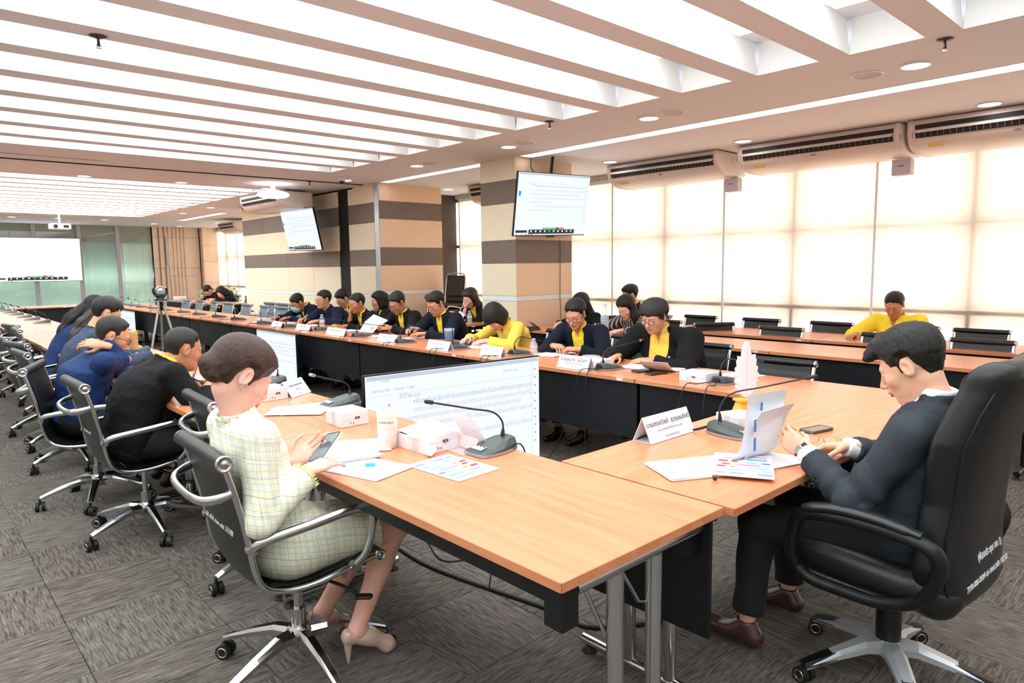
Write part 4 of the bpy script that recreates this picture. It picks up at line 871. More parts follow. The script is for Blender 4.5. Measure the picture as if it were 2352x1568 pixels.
V = nets(backf, (-.30, -.45, .36), (.30, -.02, 1.26), .009); link('backrest', npmesh('backrest', [V], [XL]), t)
def hr(X, Y, Z): return pad(X, Y-(Z-.45)*-.16, Z, -.165, 1.045, .20, .045, .125, .045, 0)+.0012*wob(X, Y, Z, 20)
link('head_cushion', npmesh('head_cushion', [nets(hr, (-.24, -.36, .88), (.24, -.12, 1.22), .009)], [XL]), t)
def st(X, Y, Z): return smin(pad(X, Y, Z, .02, .455, .26, .26, .062, .055, .05), pad(X, Y, Z, -.20, .45, .25, .08, .07, .06, .5), .03)
link('seat', npmesh('seat', [nets(st, (-.29, -.30, .36), (.29, .30, .55), .009)], [XL]), t)
by = lambda z, x: -.235+(z-.45)*-.16+.05*math.sin(PI*min(1, max(0, (z-.45)/.75)))+.04*abs(x/.26)**3-.062
pipe = MB()
for s in (-1, 1): pipe.tube([(s*w_, by(z, w_)+.016, z) for z, w_ in ((.46, .232), (.55, .252), (.65, .245), (.75, .23), (.85, .242), (.95, .256), (1.05, .25), (1.12, .238))], .006, 6)
pipe.build('piping', mat('piping_black', '0c0d10', .4), t)
for s in (-1, 1):
    A = smooth_path([(s*.30, .20, .44), (s*.315, .215, .50), (s*.32, .19, .62), (s*.32, .12, .655), (s*.32, -.02, .665), (s*.32, -.17, .655), (s*.318, -.235, .63), (s*.30, -.245, .56), (s*.285, -.19, .45), (s*.28, -.08, .40), (s*.28, .05, .395), (s*.29, .15, .405), (s*.30, .20, .44)], 5)
    a = MB().tube(A, .026, 10, flat=.8, caps=False).build('armrest', BLKS, t); MB().tube(smooth_path([(s*.32, .17, .665), (s*.322, .05, .69), (s*.32, -.08, .69), (s*.318, -.20, .672)], 5), [.02]+[.03]*13+[.02, .02], 12, flat=.55).build('arm_pad', mat('arm_pad_black', '202226', .35), a)
MB().cyl((0, 0, .31), .028, .22, 16).build('gas_lift', BLKS, t); MB().cyl((0, 0, .19), .042, .20, 18).build('lift_sleeve', mat('satin_black', '141518', .35), t); MB().rbox((0, -.02, .392), (.20, .30, .03), .03).build('tilt_mechanism', BLKS, t)
star(t, mat('silver_paint', 'c4c8d0', .34, metal=.4), .315, BLKS, .034, .135, math.radians(2))
WI = mat('white_marker', 'd8dce2', .7)
letter('(ห้องประชุม อก.1)', .032, WI, t, (-.01, by(.575, .0)-.002, .575), (math.radians(81), 0, 0), ext=.001); letter('7110-006-0004 อก สลน.สปก.1/2562', .027, WI, t, (-.02, by(.50, .0)-.002, .50), (math.radians(84), 0, 0), ext=.001)
for c, tx in ((c1, 'สล.-สบก. ห้อง อธิบ. 311/98'), (c2, 'สล.-สบก. อก.1')): letter(tx, .026, WI, c, (-.0, -.264, .635), (math.radians(80), 0, 0), ext=.0008)
# ================================================================ THINGS ON THE TABLES
PAP = mat('paper_white', 'eeeff5', .7); PAPE = mat('paper_edge', 'd8dbe8', .8); PLB = mat('placard_white', 'e9e7ee', .35); TXT = mat('print_dark', '4a4650', .7); TXG = mat('print_faint', 'a49fae', .7)
MICB = mat('microphone_body', '3c4547', .38); MICD = mat('microphone_dark', '1d1f22', .45); MICS = mat('microphone_silver', 'a9adb2', .3, metal=.6); CAB = mat('cable_black', '131314', .6)
def make_mic(far=False):
    t = thing('conference_microphone', '', 'microphone')
    rings = []
    for y, w, z0, z1 in ((-.105, .050, .006, .012), (-.095, .064, .003, .020), (-.05, .071, .003, .031), (.0, .070, .003, .042), (.05, .060, .003, .052), (.088, .046, .003, .054), (.10, .036, .006, .048)):
        rings.append([(-w, y, z0), (w, y, z0), (w, y, z0+(z1-z0)*.45), (w*.72, y, z1-.004), (w*.3, y, z1), (-w*.3, y, z1), (-w*.72, y, z1-.004), (-w, y, z0+(z1-z0)*.45)])
    MB().loft(rings, smooth=False).build('base', MICB, t)
    rr = []
    for y, w in ((-.110, .048), (-.098, .066), (-.05, .074), (.0, .073), (.05, .063), (.092, .048), (.103, .036)): rr.append([(-w, y, .001), (w, y, .001), (w, y, .011), (-w, y, .011)])
    MB().loft(rr, smooth=False).build('rim', MICS, t)
    b = MB().box((0, -.072, .028), (.062, .034, .003), M=Matrix.Rotation(math.radians(14), 3, 'X')).build('button_panel', mat('panel_silver', 'c8ccd2', .4), t)
    k = MB()
    for i in (-1, 0, 1): k.box((i*.02, -.062, .0325), (.013, .008, .002), M=Matrix.Rotation(math.radians(14), 3, 'X'))
    o = k.build('button', MICD, b); MB().box((0, .098, .028), (.05, .006, .020)).build('socket', MICD, t); return t
MIC0 = make_mic(); _mic = []
def mic(x, y, face, tip, label, group, bend=.13, hang=None, cap=MICD, red=False):
    """face: direction (deg) the buttons look; tip: world position of the capsule"""
    rz = math.radians(face+90)
    o = dup(MIC0, (x, y, ZT), rz, label, group)
    M = Matrix.Rotation(-rz, 3, 'Z'); T = M @ (Vector(tip)-Vector((x, y, ZT))); B0 = Vector((0, .055, .05))
    K = B0+Vector((T.x*.12, (T.y-B0.y)*.14, bend)); P = smooth_path([B0, B0+Vector((0, .0, bend*.55)), K, K.lerp(T, .35), K.lerp(T, .7), T], 5)
    MB().tube(P, [.0095, .009, .007]+[.0038]*(len(P)-3), 8).build('gooseneck', MICD, o); d = (P[-1]-P[-3]).normalized()
    MB().tube([P[-1]-d*.012, P[-1]-d*.008, P[-1]+d*.022, P[-1]+d*.028], [.004, .0085, .0085, .005], 10).build('capsule', cap, o)
    if red: MB().tube([P[-1]-d*.016, P[-1]-d*.011], [.009, .009], 10).build('light_ring', emat('red_ring', (1, .1, .12), 2.2), o)
    if hang is not None:
        for q in (0, 1):
            e = hang[q]; pts = [M @ (Vector(p)-Vector((x, y, ZT))) for p in e]; MB().tube(smooth_path([Vector((.012*(2*q-1), .10, .028))]+pts, 6), .0032, 5).build('cable', CAB, o)
    return o
FX = 3.555
def hang(y, k=0): return [[(FX+.10, y+.02, .765), (FX-.004, y+.05, .765), (FX-.045, y+.06, .66), (FX-.05, y+.16, .35), (FX-.12, y+.30+.2*k, .012), (FX-.35, y+.6, .006)], [(FX+.10, y-.02, .765), (FX-.004, y-.02, .767), (FX-.05, y-.03, .64), (FX-.03, y-.01, .3), (FX-.05, y-.12, .012), (FX-.2, y-.45, .006)]]
RM = [(3.79, 3.10, (4.13, 3.06, .936), 'microphone with a glowing red ring before the large man', dict(red=True)), (3.84, 2.20, (4.22, 2.16, .85), 'microphone with white lettering behind the white plume ornament', {}), (3.92, 4.17, (4.32, 4.12, .81), 'microphone beside the lilac capped bottle', {}), (3.81, 4.88, (3.735, 4.86, 1.062), 'microphone standing straight up in front of the blue cup', {}), (3.76, 5.66, (4.05, 5.62, .845), 'microphone in front of the man in the navy bomber jacket', {}), (3.77, 6.52, (4.03, 6.50, .855), 'microphone in front of the man holding up a paper', {}), (3.85, 7.56, (4.09, 7.53, .861), 'microphone half behind the gold paper bag', {}), (3.77, 8.28, (3.99, 8.24, .848), 'microphone in front of the man in the navy zip jacket', {}), (3.78, 9.08, (3.73, 9.1, .90), 'microphone in front of the man in the face mask', {})]
for x, y, tp, l, kw in RM: mic(x, y, 0, tp, 'grey gooseneck conference '+l, 'right row microphones', bend=.10, hang=hang(y, random.random()) if y > 2.5 else [[(3.62, 2.26, .765), (3.548, 2.30, .76), (3.50, 2.32, .6), (3.46, 2.34, .3), (3.40, 2.40, .01)], [(3.64, 2.15, .765), (3.56, 2.16, .76), (3.51, 2.15, .62), (3.50, 2.14, .3), (3.45, 2.1, .01)]], **kw)
for k, y in enumerate([10.15, 10.94, 11.82, 12.66, 13.62, 14.5, 15.2, 15.9, 16.5, 17.05]): mic(3.82+.02*math.sin(k*3), y, 0, (3.78+.1*math.sin(k*5), y, .915), 'grey conference microphone, %s one beyond the masked man on the right row' % num(k+1), 'empty seat microphones of the right row', bend=.09, hang=hang(y, random.random()) if k < 5 else None)
mic(1.77, 2.05, 180, (1.46, 2.04, .998), 'grey gooseneck conference microphone nearest the camera, beside the colour chart sheet', 'left row microphones', bend=.11, hang=[[(1.86, 2.09, .765), (1.90, 2.12, .70), (1.93, 2.2, .4), (1.95, 2.3, .01)], [(1.85, 2.01, .77), (1.90, 1.99, .72), (1.95, 1.95, .3), (2.0, 1.9, .01)]])
mic(1.80, 3.36, 180, (1.635, 3.34, .935), 'grey conference microphone with a silver tip behind the first closed white box', 'left row microphones', bend=.07, cap=MICS)
mic(1.79, 4.28, 180, (1.60, 4.2, .90), 'grey conference microphone behind the tilted white name plate', 'left row microphones', bend=.08)
mic(1.66, 6.9, 180, (1.40, 6.8, 1.10), 'grey conference microphone beside the bamboo flask', 'left row microphones', bend=.12)
for k, y in enumerate([12.0, 12.9, 13.7, 14.6, 15.4, 16.2, 17.1]): mic(1.66, y, 180, (1.60, y+.05, .93), 'grey conference microphone, %s one at the far bare end of the left row' % num(k+1), 'far left row microphones', bend=.08)
mic(2.68, 1.50, -90, (2.90, 1.256, 1.007), 'grey gooseneck conference microphone with a long neck before the suited man', 'head table microphone', bend=.13, hang=[[(2.60, 1.66, .757), (2.45, 1.72, .760), (2.33, 1.735, .757), (2.30, 1.78, .70)], [(2.63, 1.64, .757), (2.50, 1.74, .757), (2.38, 1.77, .72), (2.35, 1.78, .5)]])

for _o in list(MIC0.children_recursive): bpy.data.objects.remove(_o)
bpy.data.objects.remove(MIC0)
# name placards
def placard(x, y, rz, w, h, label, lines, grp='name placards', tilt=24, roll=0, one=False, tm=TXT):
    t = thing('name_placard', label, 'placard', (x, y, ZT), rz, grp); t.rotation_euler = (0, roll, rz); a = math.radians(tilt)
    M = Matrix.Rotation(-a, 3, 'X'); MB().box((0, -math.sin(a)*h*.5, math.cos(a)*h*.5+.001), (w, .003, h), M=M).build('front_panel', PLB, t)
    if not one: MB().box((0, math.sin(a)*h*.5, math.cos(a)*h*.5+.001), (w, .003, h), M=Matrix.Rotation(a, 3, 'X')).build('rear_panel', PLB, t)
    MB().box((0, 0, .0015), (w, h*math.sin(a)*2, .002)).build('foot', mat('acrylic_foot', 'f6f6fb', .15, alpha=.7), t)
    for i, (tx, sz) in enumerate(lines):
        q = h*(.68-.26*i); letter(tx, sz, tm if i == 0 else TXG, t, (0, -math.sin(a)*(2*h*.5-q)-.0028-.0008 if False else -math.sin(a)*(h-q)-.0030, math.cos(a)*q+.001), (PI/2-a, 0, 0))
    return t
# the panel's foot is nearest the reader: local -y is the reading side
def plac(x, y, rz, w, h, label, lines, **k): return placard(x, y, rz, w, h, label, lines, **k)
plac(2.46, 1.695, 0, .33, .115, 'white name placard with Thai lettering on the head table by the long necked microphone', [('นายอรรถวิชช์  สุวรรณภักดี', .030), ('ประธานคณะที่ปรึกษา รมว.อก.', .016), ('ประธานการประชุม', .015)], grp='head placards')
PR = -PI/2
plac(3.66, 3.30, PR, .30, .10, 'white name placard before the large man, nearest of the right row', [('นายสุนทร  แก้วกา', .036), ('รองอธิบดีกรมโรงงานอุตสาหกรรม', .014), ('กรรมการ', .013)])
plac(3.70, 4.26, PR, .27, .09, 'white name placard before the man in round glasses', [('ผู้แทน  กนอ.', .034), ('กรรมการ', .012)], tm=TXG)
plac(3.66, 4.95, PR, .33, .09, 'white name placard between the yellow shirt woman and the blue cup', [('ผู้แทน  สมอ.', .034), ('กรรมการ', .012)], tm=TXG)
plac(3.69, 5.85, PR, .34, .085, 'white name placard before the navy bomber jacket man', [('ผู้แทน  สศอ.', .032), ('กรรมการ', .012)], tm=TXG)
plac(3.70, 6.93, PR, .42, .085, 'white name placard before the man with his fist at his mouth', [('นายกองเอก  สมบูรณ์  ศรี', .032), ('กรรมการ', .012)], tm=TXG)
plac(3.69, 7.72, PR, .36, .085, 'white name placard left of the gold paper bag', [('ผู้แทน  กสอ.', .032), ('กรรมการ', .012)], tm=TXG)
plac(3.67, 8.42, PR, .30, .085, 'blank white name placard farthest along the right row', [('กรอ.', .03)], tm=TXG)
plac(1.74, 3.84, math.radians(32), .20, .11, 'tilted white name placard by a white box on the left row', [('ผู้ช่วยศาสตราจารย์', .018), ('ที่ปรึกษา', .014), ('อก.', .014)], grp='left row placards', tilt=36)
t = thing('acrylic_placard', 'clear acrylic name stand seen edge on behind the open white box', 'placard', (1.69, 2.16, ZT), math.radians(86)); ACR = mat('clear_acrylic', 'f2e6ea', .06, alpha=.42)
MB().box((0, -.048, .075), (.16, .003, .155), M=Matrix.Rotation(-.56, 3, 'X')).build('front_panel', ACR, t); MB().box((0, .0, .0015), (.16, .09, .003)).build('foot', ACR, t); MB().box((0, -.025, .03), (.16, .003, .05), M=Matrix.Rotation(.45, 3, 'X')).build('rear_panel', ACR, t)

# white pastry boxes
CARD = mat('white_card', 'e7e3ea', .55); CARDT = mat('clear_tape', 'cfc9cc', .3); INK = mat('ink_black', '2c2a30', .6); KRAFT = mat('kraft_inside', 'a07a4a', .8)
def cake_box(x, y, rz, w, d, h, label, open_=False, front=1):
    t = thing('pastry_box', label, 'box', (x, y, ZT), rz, 'white pastry boxes')
    if not open_: MB().rbox((0, 0, h/2), (w, d, h), .002, seg=1).build('carton', CARD, t); MB().box((0, -d/2-.0008, h*.70), (w*.9, .0012, h*.42)).build('tuck_flap', CARD, t)
    else:
        m = MB()
        for s in (-1, 1): m.box((s*(w/2), 0, h*.39), (.002, d, h*.78)); m.box((0, s*(d/2), h*.39), (w, .002, h*.78))
        m.box((0, 0, .002), (w, d, .002)); m.build('carton', CARD, t); MB().box((0, 0, .01), (w-.006, d-.006, .014)).build('liner', KRAFT, t)
        MB().ell((0.01, .0, .035), (.05, .045, .025)).build('bread', mat('bread', 'b98a4e', .8), t)
        l = MB(); l.box((.004, .002, h*.93), (w*1.02, d*1.0, .002), M=Matrix.Rotation(math.radians(-7), 3, 'Y') @ Matrix.Rotation(math.radians(4), 3, 'X')); l.box((-w/2-.004, -.02, h*.86), (.002, d*.45, .022)); l.box((0, -d/2-.003, h*.74), (w*.9, .002, h*.34), M=Matrix.Rotation(.12, 3, 'X')); l.build('lid', CARD, t)
    MB().box((-w/2-.0008, -d*.12 if open_ else d*.02, h*.5), (.001, d*.20, h*.94)).build('tape', CARDT, t)
    z = h*.55; y0 = -d/2-.0022 if not open_ else -d/2-.006
    lg = MB().rbox((0, 0, 0), (.026, .010, .0006), .004); lg.build('logo', INK, t, (0.01, y0, z), (PI/2, 0, 0)); letter('abc', .009, CARD, t, (0.01, y0-.0008, z), (PI/2, 0, 0), ext=.0002)
    g = MB()
    for a, b in ((-.035, .25), (-.015, .22)): g.box((a*w/.2, y0, h*b), (.006, .0004, .010))
    g.build('print', mat('print_grey', '9b959f', .6), t); return t
cake_box(1.60, 2.93, 0, .145, .155, .07, 'closed white pastry box with a black logo, right in the middle of the left row'); cake_box(1.62, 2.29, .03, .165, .20, .078, 'opened white pastry box with its lid ajar near the cream tumbler', True)
cake_box(1.60, 3.83, .05, .145, .155, .07, 'closed white pastry box beside the tilted name placard'); cake_box(2.84, 1.55, -.35, .145, .15, .062, 'closed white pastry box beside the long necked microphone on the head table'); cake_box(3.80, 2.36, -PI/2-.05, .20, .15, .062, 'closed white pastry box behind the plume ornament, beside the lettered microphone')
cake_box(3.86, 9.35, -PI/2, .20, .15, .06, 'flat white pastry box by the masked man'); cake_box(3.88, 3.28, -PI/2, .18, .14, .05, 'white pastry box partly behind the nearest name placard of the right row')
# tumbler, cup, bottles
t = thing('tumbler', 'cream insulated tumbler with a lid between the white boxes', 'tumbler', (1.50, 2.41, ZT)); CRM = mat('cream_enamel', 'e2d8d0', .3)
MB().lathe((0, 0, 0), [(.036, 0), (.040, .004), (.0405, .06), (.0425, .10), (.0425, .136)], 28).build('body', CRM, t); MB().lathe((0, 0, 0), [(.0445, .136), (.0445, .152), (.038, .166), (.020, .168)], 28).build('lid', mat('cream_lid', 'eddccb', .35), t)
MB().lathe((0, 0, 0), [(.0432, .086), (.0432, .088)], 28, False).build('seam', mat('seam_grey', 'cfc6c2', .5), t); MB().rbox((-.012, -.01, .170), (.022, .012, .004), .004).build('sip_cap', mat('blue_grey_cap', 'b9c6d6', .4), t); MB().box((.045, .012, .085), (.003, .022, .08)).build('strap', CRM, t)
o = letter('OMODA', .012, TXT, t, (-.026, -.0335, .112), (PI/2, 0, math.radians(-38)), sx=1.4); fm = MB()
for a in range(4): fm.ell((.012+.004*math.cos(a*1.57), 0.0, .176+.004*math.sin(a*1.57)), (.003, .002, .003), 6)
fm.build('flower_charm', mat('orange_charm', 'd9733a', .5), t)
t = thing('cup', 'light blue plastic cup with a clear rim behind the upright microphone', 'cup', (4.16, 5.46, ZT)); MB().lathe((0, 0, 0), [(.038, 0), (.042, .003), (.052, .105)], 24).build('body', mat('blue_plastic', '5f8fc4', .35), t); MB().lathe((0, 0, 0), [(.052, .105), (.054, .125), (.055, .128), (.051, .126)], 24, False).build('rim', mat('clear_rim', 'dfe6f0', .1, alpha=.6), t)
WAT = mat('clear_plastic', 'eaf1f6', .06, alpha=.35, spec=.8)
def bottle(x, y, h, r, cap, label, band=None):
    t = thing('water_bottle', label, 'bottle', (x, y, ZT), 0, 'water bottles'); MB().lathe((0, 0, 0), [(r*.8, 0), (r, .008), (r, h*.30), (r*.93, h*.34), (r, h*.38), (r, h*.60), (r*.85, h*.72), (r*.42, h*.86), (r*.40, h*.91)], 20).build('body', WAT, t)
    MB().lathe((0, 0, 0), [(r*.46, h*.90), (r*.48, h*.995), (r*.40, h)], 16).build('cap', cap, t); MB().lathe((0, 0, 0), [(r*1.01, h*.42), (r*1.01, h*.58)], 20, False).build('label_band', band or mat('bottle_band', 'dfe7ea', .4, alpha=.8), t)
GRC = mat('green_cap', '5fc9a0', .4)
bottle(4.01, 4.15-.06, .135, .033, mat('lilac_cap', 'c9a6e0', .4), 'small water bottle with a lilac cap before the man in round glasses', mat('pink_band', 'e8cbe6', .4, alpha=.85)); bottle(5.71, 4.72, .33, .045, mat('pale_blue_cap', 'cfe2ee', .4), 'large clear water bottle in front of the striped blouse woman', mat('blue_band', 'a8d4ee', .3, alpha=.85))
bottle(4.03, 7.93, .17, .034, GRC, 'water bottle with a green cap before the man in the navy zip jacket'); bottle(5.66, 6.98, .17, .033, GRC, 'water bottle with a green cap before the woman with the pen'); bottle(5.9, 5.30, .15, .033, GRC, 'water bottle with a green cap by the masked woman'); bottle(1.74, 5.6, .12, .03, GRC, 'short bottle with a green lid beyond the silver laptop')
t = thing('flask', 'tall bamboo coloured flask beside the greying man in glasses', 'flask', (1.55, 6.55, ZT)); MB().lathe((0, 0, 0), [(.036, 0), (.037, .002), (.037, .20)], 24).build('body', wood('bamboo', 'c79a5c', 'd8ae72', 2, .4), t); MB().lathe((0, 0, 0), [(.0375, .20), (.0375, .228), (.033, .232)], 24).build('lid', mat('bamboo_lid', 'c9a468', .4), t)
t = thing('paper_bag', 'crumpled gold paper bag on the right row before the fist at mouth man', 'bag', (3.80, 6.98+.12, ZT), .2)
def bagf(X, Y, Z): return pad(X, Y, Z, 0, .045, .05, .065, .047, .012, 0)+.006*np.sin(60*X+20*Z)*np.sin(50*Y+30*Z)-.012*np.clip((Z-.06)/.03, 0, 1)*np.sin(40*Y)
link('body', npmesh('body', [nets(bagf, (-.08, -.10, -.01), (.08, .10, .12), .005)], [mat('gold_foil', 'c98a3c', .4, metal=.3)], False), t); MB().box((0, 0, .094), (.07, .10, .006), M=Matrix.Rotation(.1, 3, 'X')).build('folded_top', MATS['gold_foil'], t)
t = thing('round_case', 'oval grey patterned case beside the nearest right row placard', 'case', (4.09, 3.52, ZT), .3); MB().lathe((0, 0, 0), [(.055, 0), (.066, .008), (.066, .022), (.056, .032), (0, .034)], 24).build('body', mat('grey_case', 'a9aaa6', .5, var=.2, vscale=60), t).scale = (1.0, 1.25, 1); MB().lathe((0, 0, 0), [(.067, .015), (.067, .017)], 24, False).build('seam', mat('case_seam', '6f6f6c', .5), t).scale = (1.0, 1.25, 1)
# the plume ornament
t = thing('plume_ornament', 'white carved plume ornament on a yellow stepped stand', 'ornament', (3.09, 1.66, ZT), math.radians(-28))
YS = mat('yellow_stand', 'f2b43a', .45); s_ = MB(); s_.loft([[(sx*a, sy*b, z) for sx, sy in ((-1, -1), (1, -1), (1, 1), (-1, 1))] for a, b, z in ((.060, .045, .0), (.060, .045, .010), (.050, .036, .012), (.034, .026, .066), (.046, .036, .070), (.046, .036, .080), (.012, .012, .084))], smooth=False); s_.build('stand', YS, t)
pr = [(.0, .083), (.028, .100), (.048, .118), (.060, .145), (.055, .152), (.068, .172), (.060, .180), (.070, .205), (.060, .212), (.064, .24), (.052, .246), (.056, .275), (.048, .282), (.050, .300), (.040, .298), (.034, .262), (.026, .300), (.020, .332), (.010, .36), (.0045, .366)]
out = [(x, z) for x, z in pr]+[(-x*.86, z*(.985 if .1 < z < .31 else 1)) for x, z in reversed(pr[1:])]
m = MB(); n = len(out); m.loft([[(x*1.02, y, z) for x, z in out] for y in (-.008, .008)], True, False, False)
m.add([(x*.94, -.012, .22+(z-.22)*.97) for x, z in out], [tuple(range(n))]); m.add([(x*.94, .012, .22+(z-.22)*.97) for x, z in out], [tuple(reversed(range(n)))])
for y0, y1 in ((-.008, -.012), (.008, .012)): m.loft([[(x*1.02, y0, z) for x, z in out], [(x*.94, y1, .22+(z-.22)*.97) for x, z in out]], True, False, False)
m.build('plume', mat('pink_white_resin', 'f6e9f2', .5), t); MB().box((0, -.0125, .21), (.002, .002, .24)).build('spine', mat('plume_groove', 'd9c4d4', .6), t)
# phones, pen, tissue, spectacles
PHB = mat('phone_black', '17171a', .2, coat=.5)
def phone(x, y, rz, label, z=ZT, case=PHB, scr=PHB, rot=None, wl=(.075, .155)):
    t = thing('phone', label, 'phone', (x, y, z), rz, None); MB().rbox((0, 0, .0045), (wl[0], wl[1], .009), .010, seg=4).build('case', case, t); MB().rbox((0, 0, .0093), (wl[0]-.006, wl[1]-.006, .0008), .008, seg=4).build('screen', scr, t)
    MB().rbox((-wl[0]/2+.013, wl[1]/2-.016, -.0006), (.018, .024, .002), .004).build('camera_bump', case, t)
    if rot: t.rotation_euler = rot
    return t
phone(3.01, 1.27, math.radians(78), 'black phone lying on the head table behind the glasses', scr=mat('phone_glass_warm', '4a3a38', .12, coat=.3)); phone(3.86, 2.85, math.radians(75), 'black phone at the table edge before the large man, left one'); phone(3.84, 2.72, math.radians(75), 'black phone at the table edge before the large man, right one'); phone(4.05, 5.28, math.radians(60), 'phone in a mint green case beside the blue cup', case=mat('mint_case', '7cd0b4', .4), scr=mat('mint_dark', '3a6a5c', .3))
t = thing('pen', 'white highlighter pen with blue ends on the papers before the tweed woman', 'pen', (1.25, 2.225, ZT+.013), math.radians(-38)); MB().tube([(-.045, 0, 0), (.03, 0, 0)], .0062, 12).build('barrel', mat('pen_white', 'cfdce6', .3), t); MB().tube([(.03, 0, 0), (.066, 0, 0)], .0068, 12).build('cap', mat('pen_cyan', '2db4e6', .35), t); MB().tube([(-.058, 0, 0), (-.045, 0, 0)], [.004, .0062], 12).build('tip_cap', mat('pen_teal', '2690bd', .35), t)
t = thing('crumpled_tissue', 'small crumpled white tissue by the open white box', 'tissue', (1.545, 2.165, ZT)); 
link('ball', npmesh('ball', [nets(lambda X, Y, Z: np.sqrt(X*X+Y*Y+(Z-.024)**2)-.022+.008*wob(X, Y, Z, 130, 1), (-.045, -.045, -.01), (.045, .045, .07), .0035)], [mat('tissue_white', 'f6f6f4', .9)], False), t)
t = thing('spectacles', 'thin gold rimless spectacles lying open on the head table', 'spectacles', (2.80, 1.16, ZT), math.radians(-75))
g = MB(); 
for s in (-1, 1): g.tube([(s*.068, 0, .028), (s*.072, .05, .016), (s*.066, .11, .003)], .0016, 5); g.tube([(s*.036+.027*math.cos(a), -.004, .020+.018*math.sin(a)) for a in [2*PI*k/18 for k in range(19)]], .0010, 4); g.tube([(s*.01, -.004, .022), (s*.014, .0, .010)], .0009, 5)
g.build('temple', mat('gold_wire', 'b8945a', .3, metal=.8), t); MB().tube([(-.012, -.004, .026), (0, -.005, .029), (.012, -.004, .026)], .001, 5).build('bridge', MATS['gold_wire'], t); l = MB()
for s in (-1, 1): l.add([(s*.036+.027*math.cos(a), -.004, .020+.018*math.sin(a)) for a in [2*PI*k/18 for k in range(18)]], [tuple(range(18))])
l.build('lens', mat('lens', 'ffffff', .05, alpha=.12), t)
# papers
def sheets(x, y, rz, n, label, grp='papers', w=.21, l=.297, z=ZT, curl=0, name='paper'):
    t = thing(name, label, 'paper', (x, y, z), rz, grp); h = .0012*n; m = MB(); N_ = 8
    for k in range(max(1, min(n, 6))):
        dx, dy, a = (random.uniform(-.006, .006), random.uniform(-.006, .006), random.uniform(-.03, .03)) if k else (0, 0, 0); hh = h/max(1, min(n, 6)); z0 = k*hh; z1 = z0+hh*.85; R = []
        for i in range(N_+1):
            q = -l/2+l*i/N_; cz = curl*max(0, (i/N_-.45))**2*1.0
            for sx, zz in ((-1, z0), (1, z0), (1, z1), (-1, z1)): R.append((sx*w/2+dx, q+dy, zz+cz+.0006))
        rings = [[Vector((p[0]*math.cos(a)-p[1]*math.sin(a), p[0]*math.sin(a)+p[1]*math.cos(a), p[2])) for p in R[4*i:4*i+4]] for i in range(N_+1)]
        m.loft(rings, True, True, False)
    m.build('sheet', PAP, t); return t
def chart(x, y, rz, label, z=ZT):
    t = sheets(x, y, rz, 1, label, 'colour chart sheets', z=z); c = {k: mat('print_'+k, v, .7) for k, v in dict(sky='86b9e2', blue='3f7fc6', red='cc2f3c', orange='e08a2e', lilac='9088cc', pink='e484bc', dark='4b4b5c').items()}; Q = []
    for a, b, w, h, k in [(-.075, .11, .05, .022, 'lilac'), (.02, .11, .05, .018, 'lilac'), (.075, .112, .03, .016, 'lilac'), (-.08, .07, .04, .02, 'sky'), (-.03, .07, .03, .012, 'sky'), (.03, .07, .05, .016, 'sky'), (-.05, .03, .07, .02, 'sky'), (.035, .032, .02, .016, 'orange'), (.075, .03, .03, .018, 'red'), (-.02, .0, .08, .018, 'pink'), (.06, .0, .03, .016, 'red'), (-.08, -.03, .03, .016, 'blue'), (-.03, -.03, .04, .014, 'sky'), (.03, -.035, .022, .016, 'orange'), (.07, -.04, .035, .02, 'red'), (-.05, -.075, .07, .022, 'sky'), (.04, -.08, .05, .016, 'lilac'), (-.04, -.11, .09, .004, 'dark'), (.05, -.115, .06, .003, 'dark')]: Q.append((rect(a-w/2, b-h/2, a+w/2, b+h/2, .0024), c[k]))
    multi('printed_blocks', Q, t); return t
chart(1.515, 1.985, math.radians(4), 'colour chart printed on white paper below the nearest microphone'); chart(2.26, 1.215, math.radians(118), 'colour chart printed on white paper on the stack before the suited man', z=ZT+.012)
sheets(1.275, 2.21, math.radians(16), 2, 'white sheet under the blue ended pen at the table edge', z=ZT); sheets(1.27, 2.42, math.radians(78), 10, 'thick pile of white papers before the tweed woman', z=ZT+.0035); sheets(1.40, 2.52, math.radians(60), 3, 'white sheets spread beyond the tumbler', z=ZT)
sheets(1.60, 3.40, math.radians(80), 3, 'white papers before the empty left row seat'); sheets(1.55, 3.36, math.radians(48), 2, 'lower white sheet slipping from the papers at the empty left row seat', z=ZT+.004)
sheets(2.13, 1.33, math.radians(62), 9, 'stack of clipped white papers left of the chart before the suited man'); 
for x, y, a, n, l in [(1.50, 3.95, 10, 3, 'white papers under the folded hands of the man in the black jacket'), (1.52, 4.55, 40, 5, 'white papers beside the silver laptop'), (1.62, 4.9, 80, 3, 'loose papers beyond the silver laptop'), (1.42, 5.6, 65, 10, 'pile of papers before the greying man'), (1.50, 6.1, 75, 4, 'papers beside the bamboo flask'), (4.05, 2.98, 100, 14, 'thick bundle of papers under the hands of the large man'), (4.12, 3.95, 95, 8, 'papers before the man in round glasses'), (4.06, 4.85, 92, 4, 'white papers before the yellow shirt woman'), (4.10, 5.95, 80, 3, 'papers before the navy bomber jacket man'), (3.98, 6.45, 60, 2, 'papers lying before the man holding up a sheet'), (3.98, 7.25, 95, 7, 'papers before the man with his fist at his mouth'), (4.0, 8.3, 90, 7, 'papers before the man in the navy zip jacket'), (3.98, 8.95, 85, 6, 'papers under the hand of the masked man'), (3.93, 9.5, 80, 3, 'papers beyond the masked man'), (4.14, 2.28, 75, 3, 'white papers at the empty seat behind the plume ornament'), (5.75, 4.95, 90, 3, 'papers before the striped blouse woman'), (5.55, 17.2, 90, 8, 'papers before the far couple'), (5.55, 16.6, 70, 6, 'second heap of papers before the far couple')]: sheets(x, y, math.radians(a), n, l)
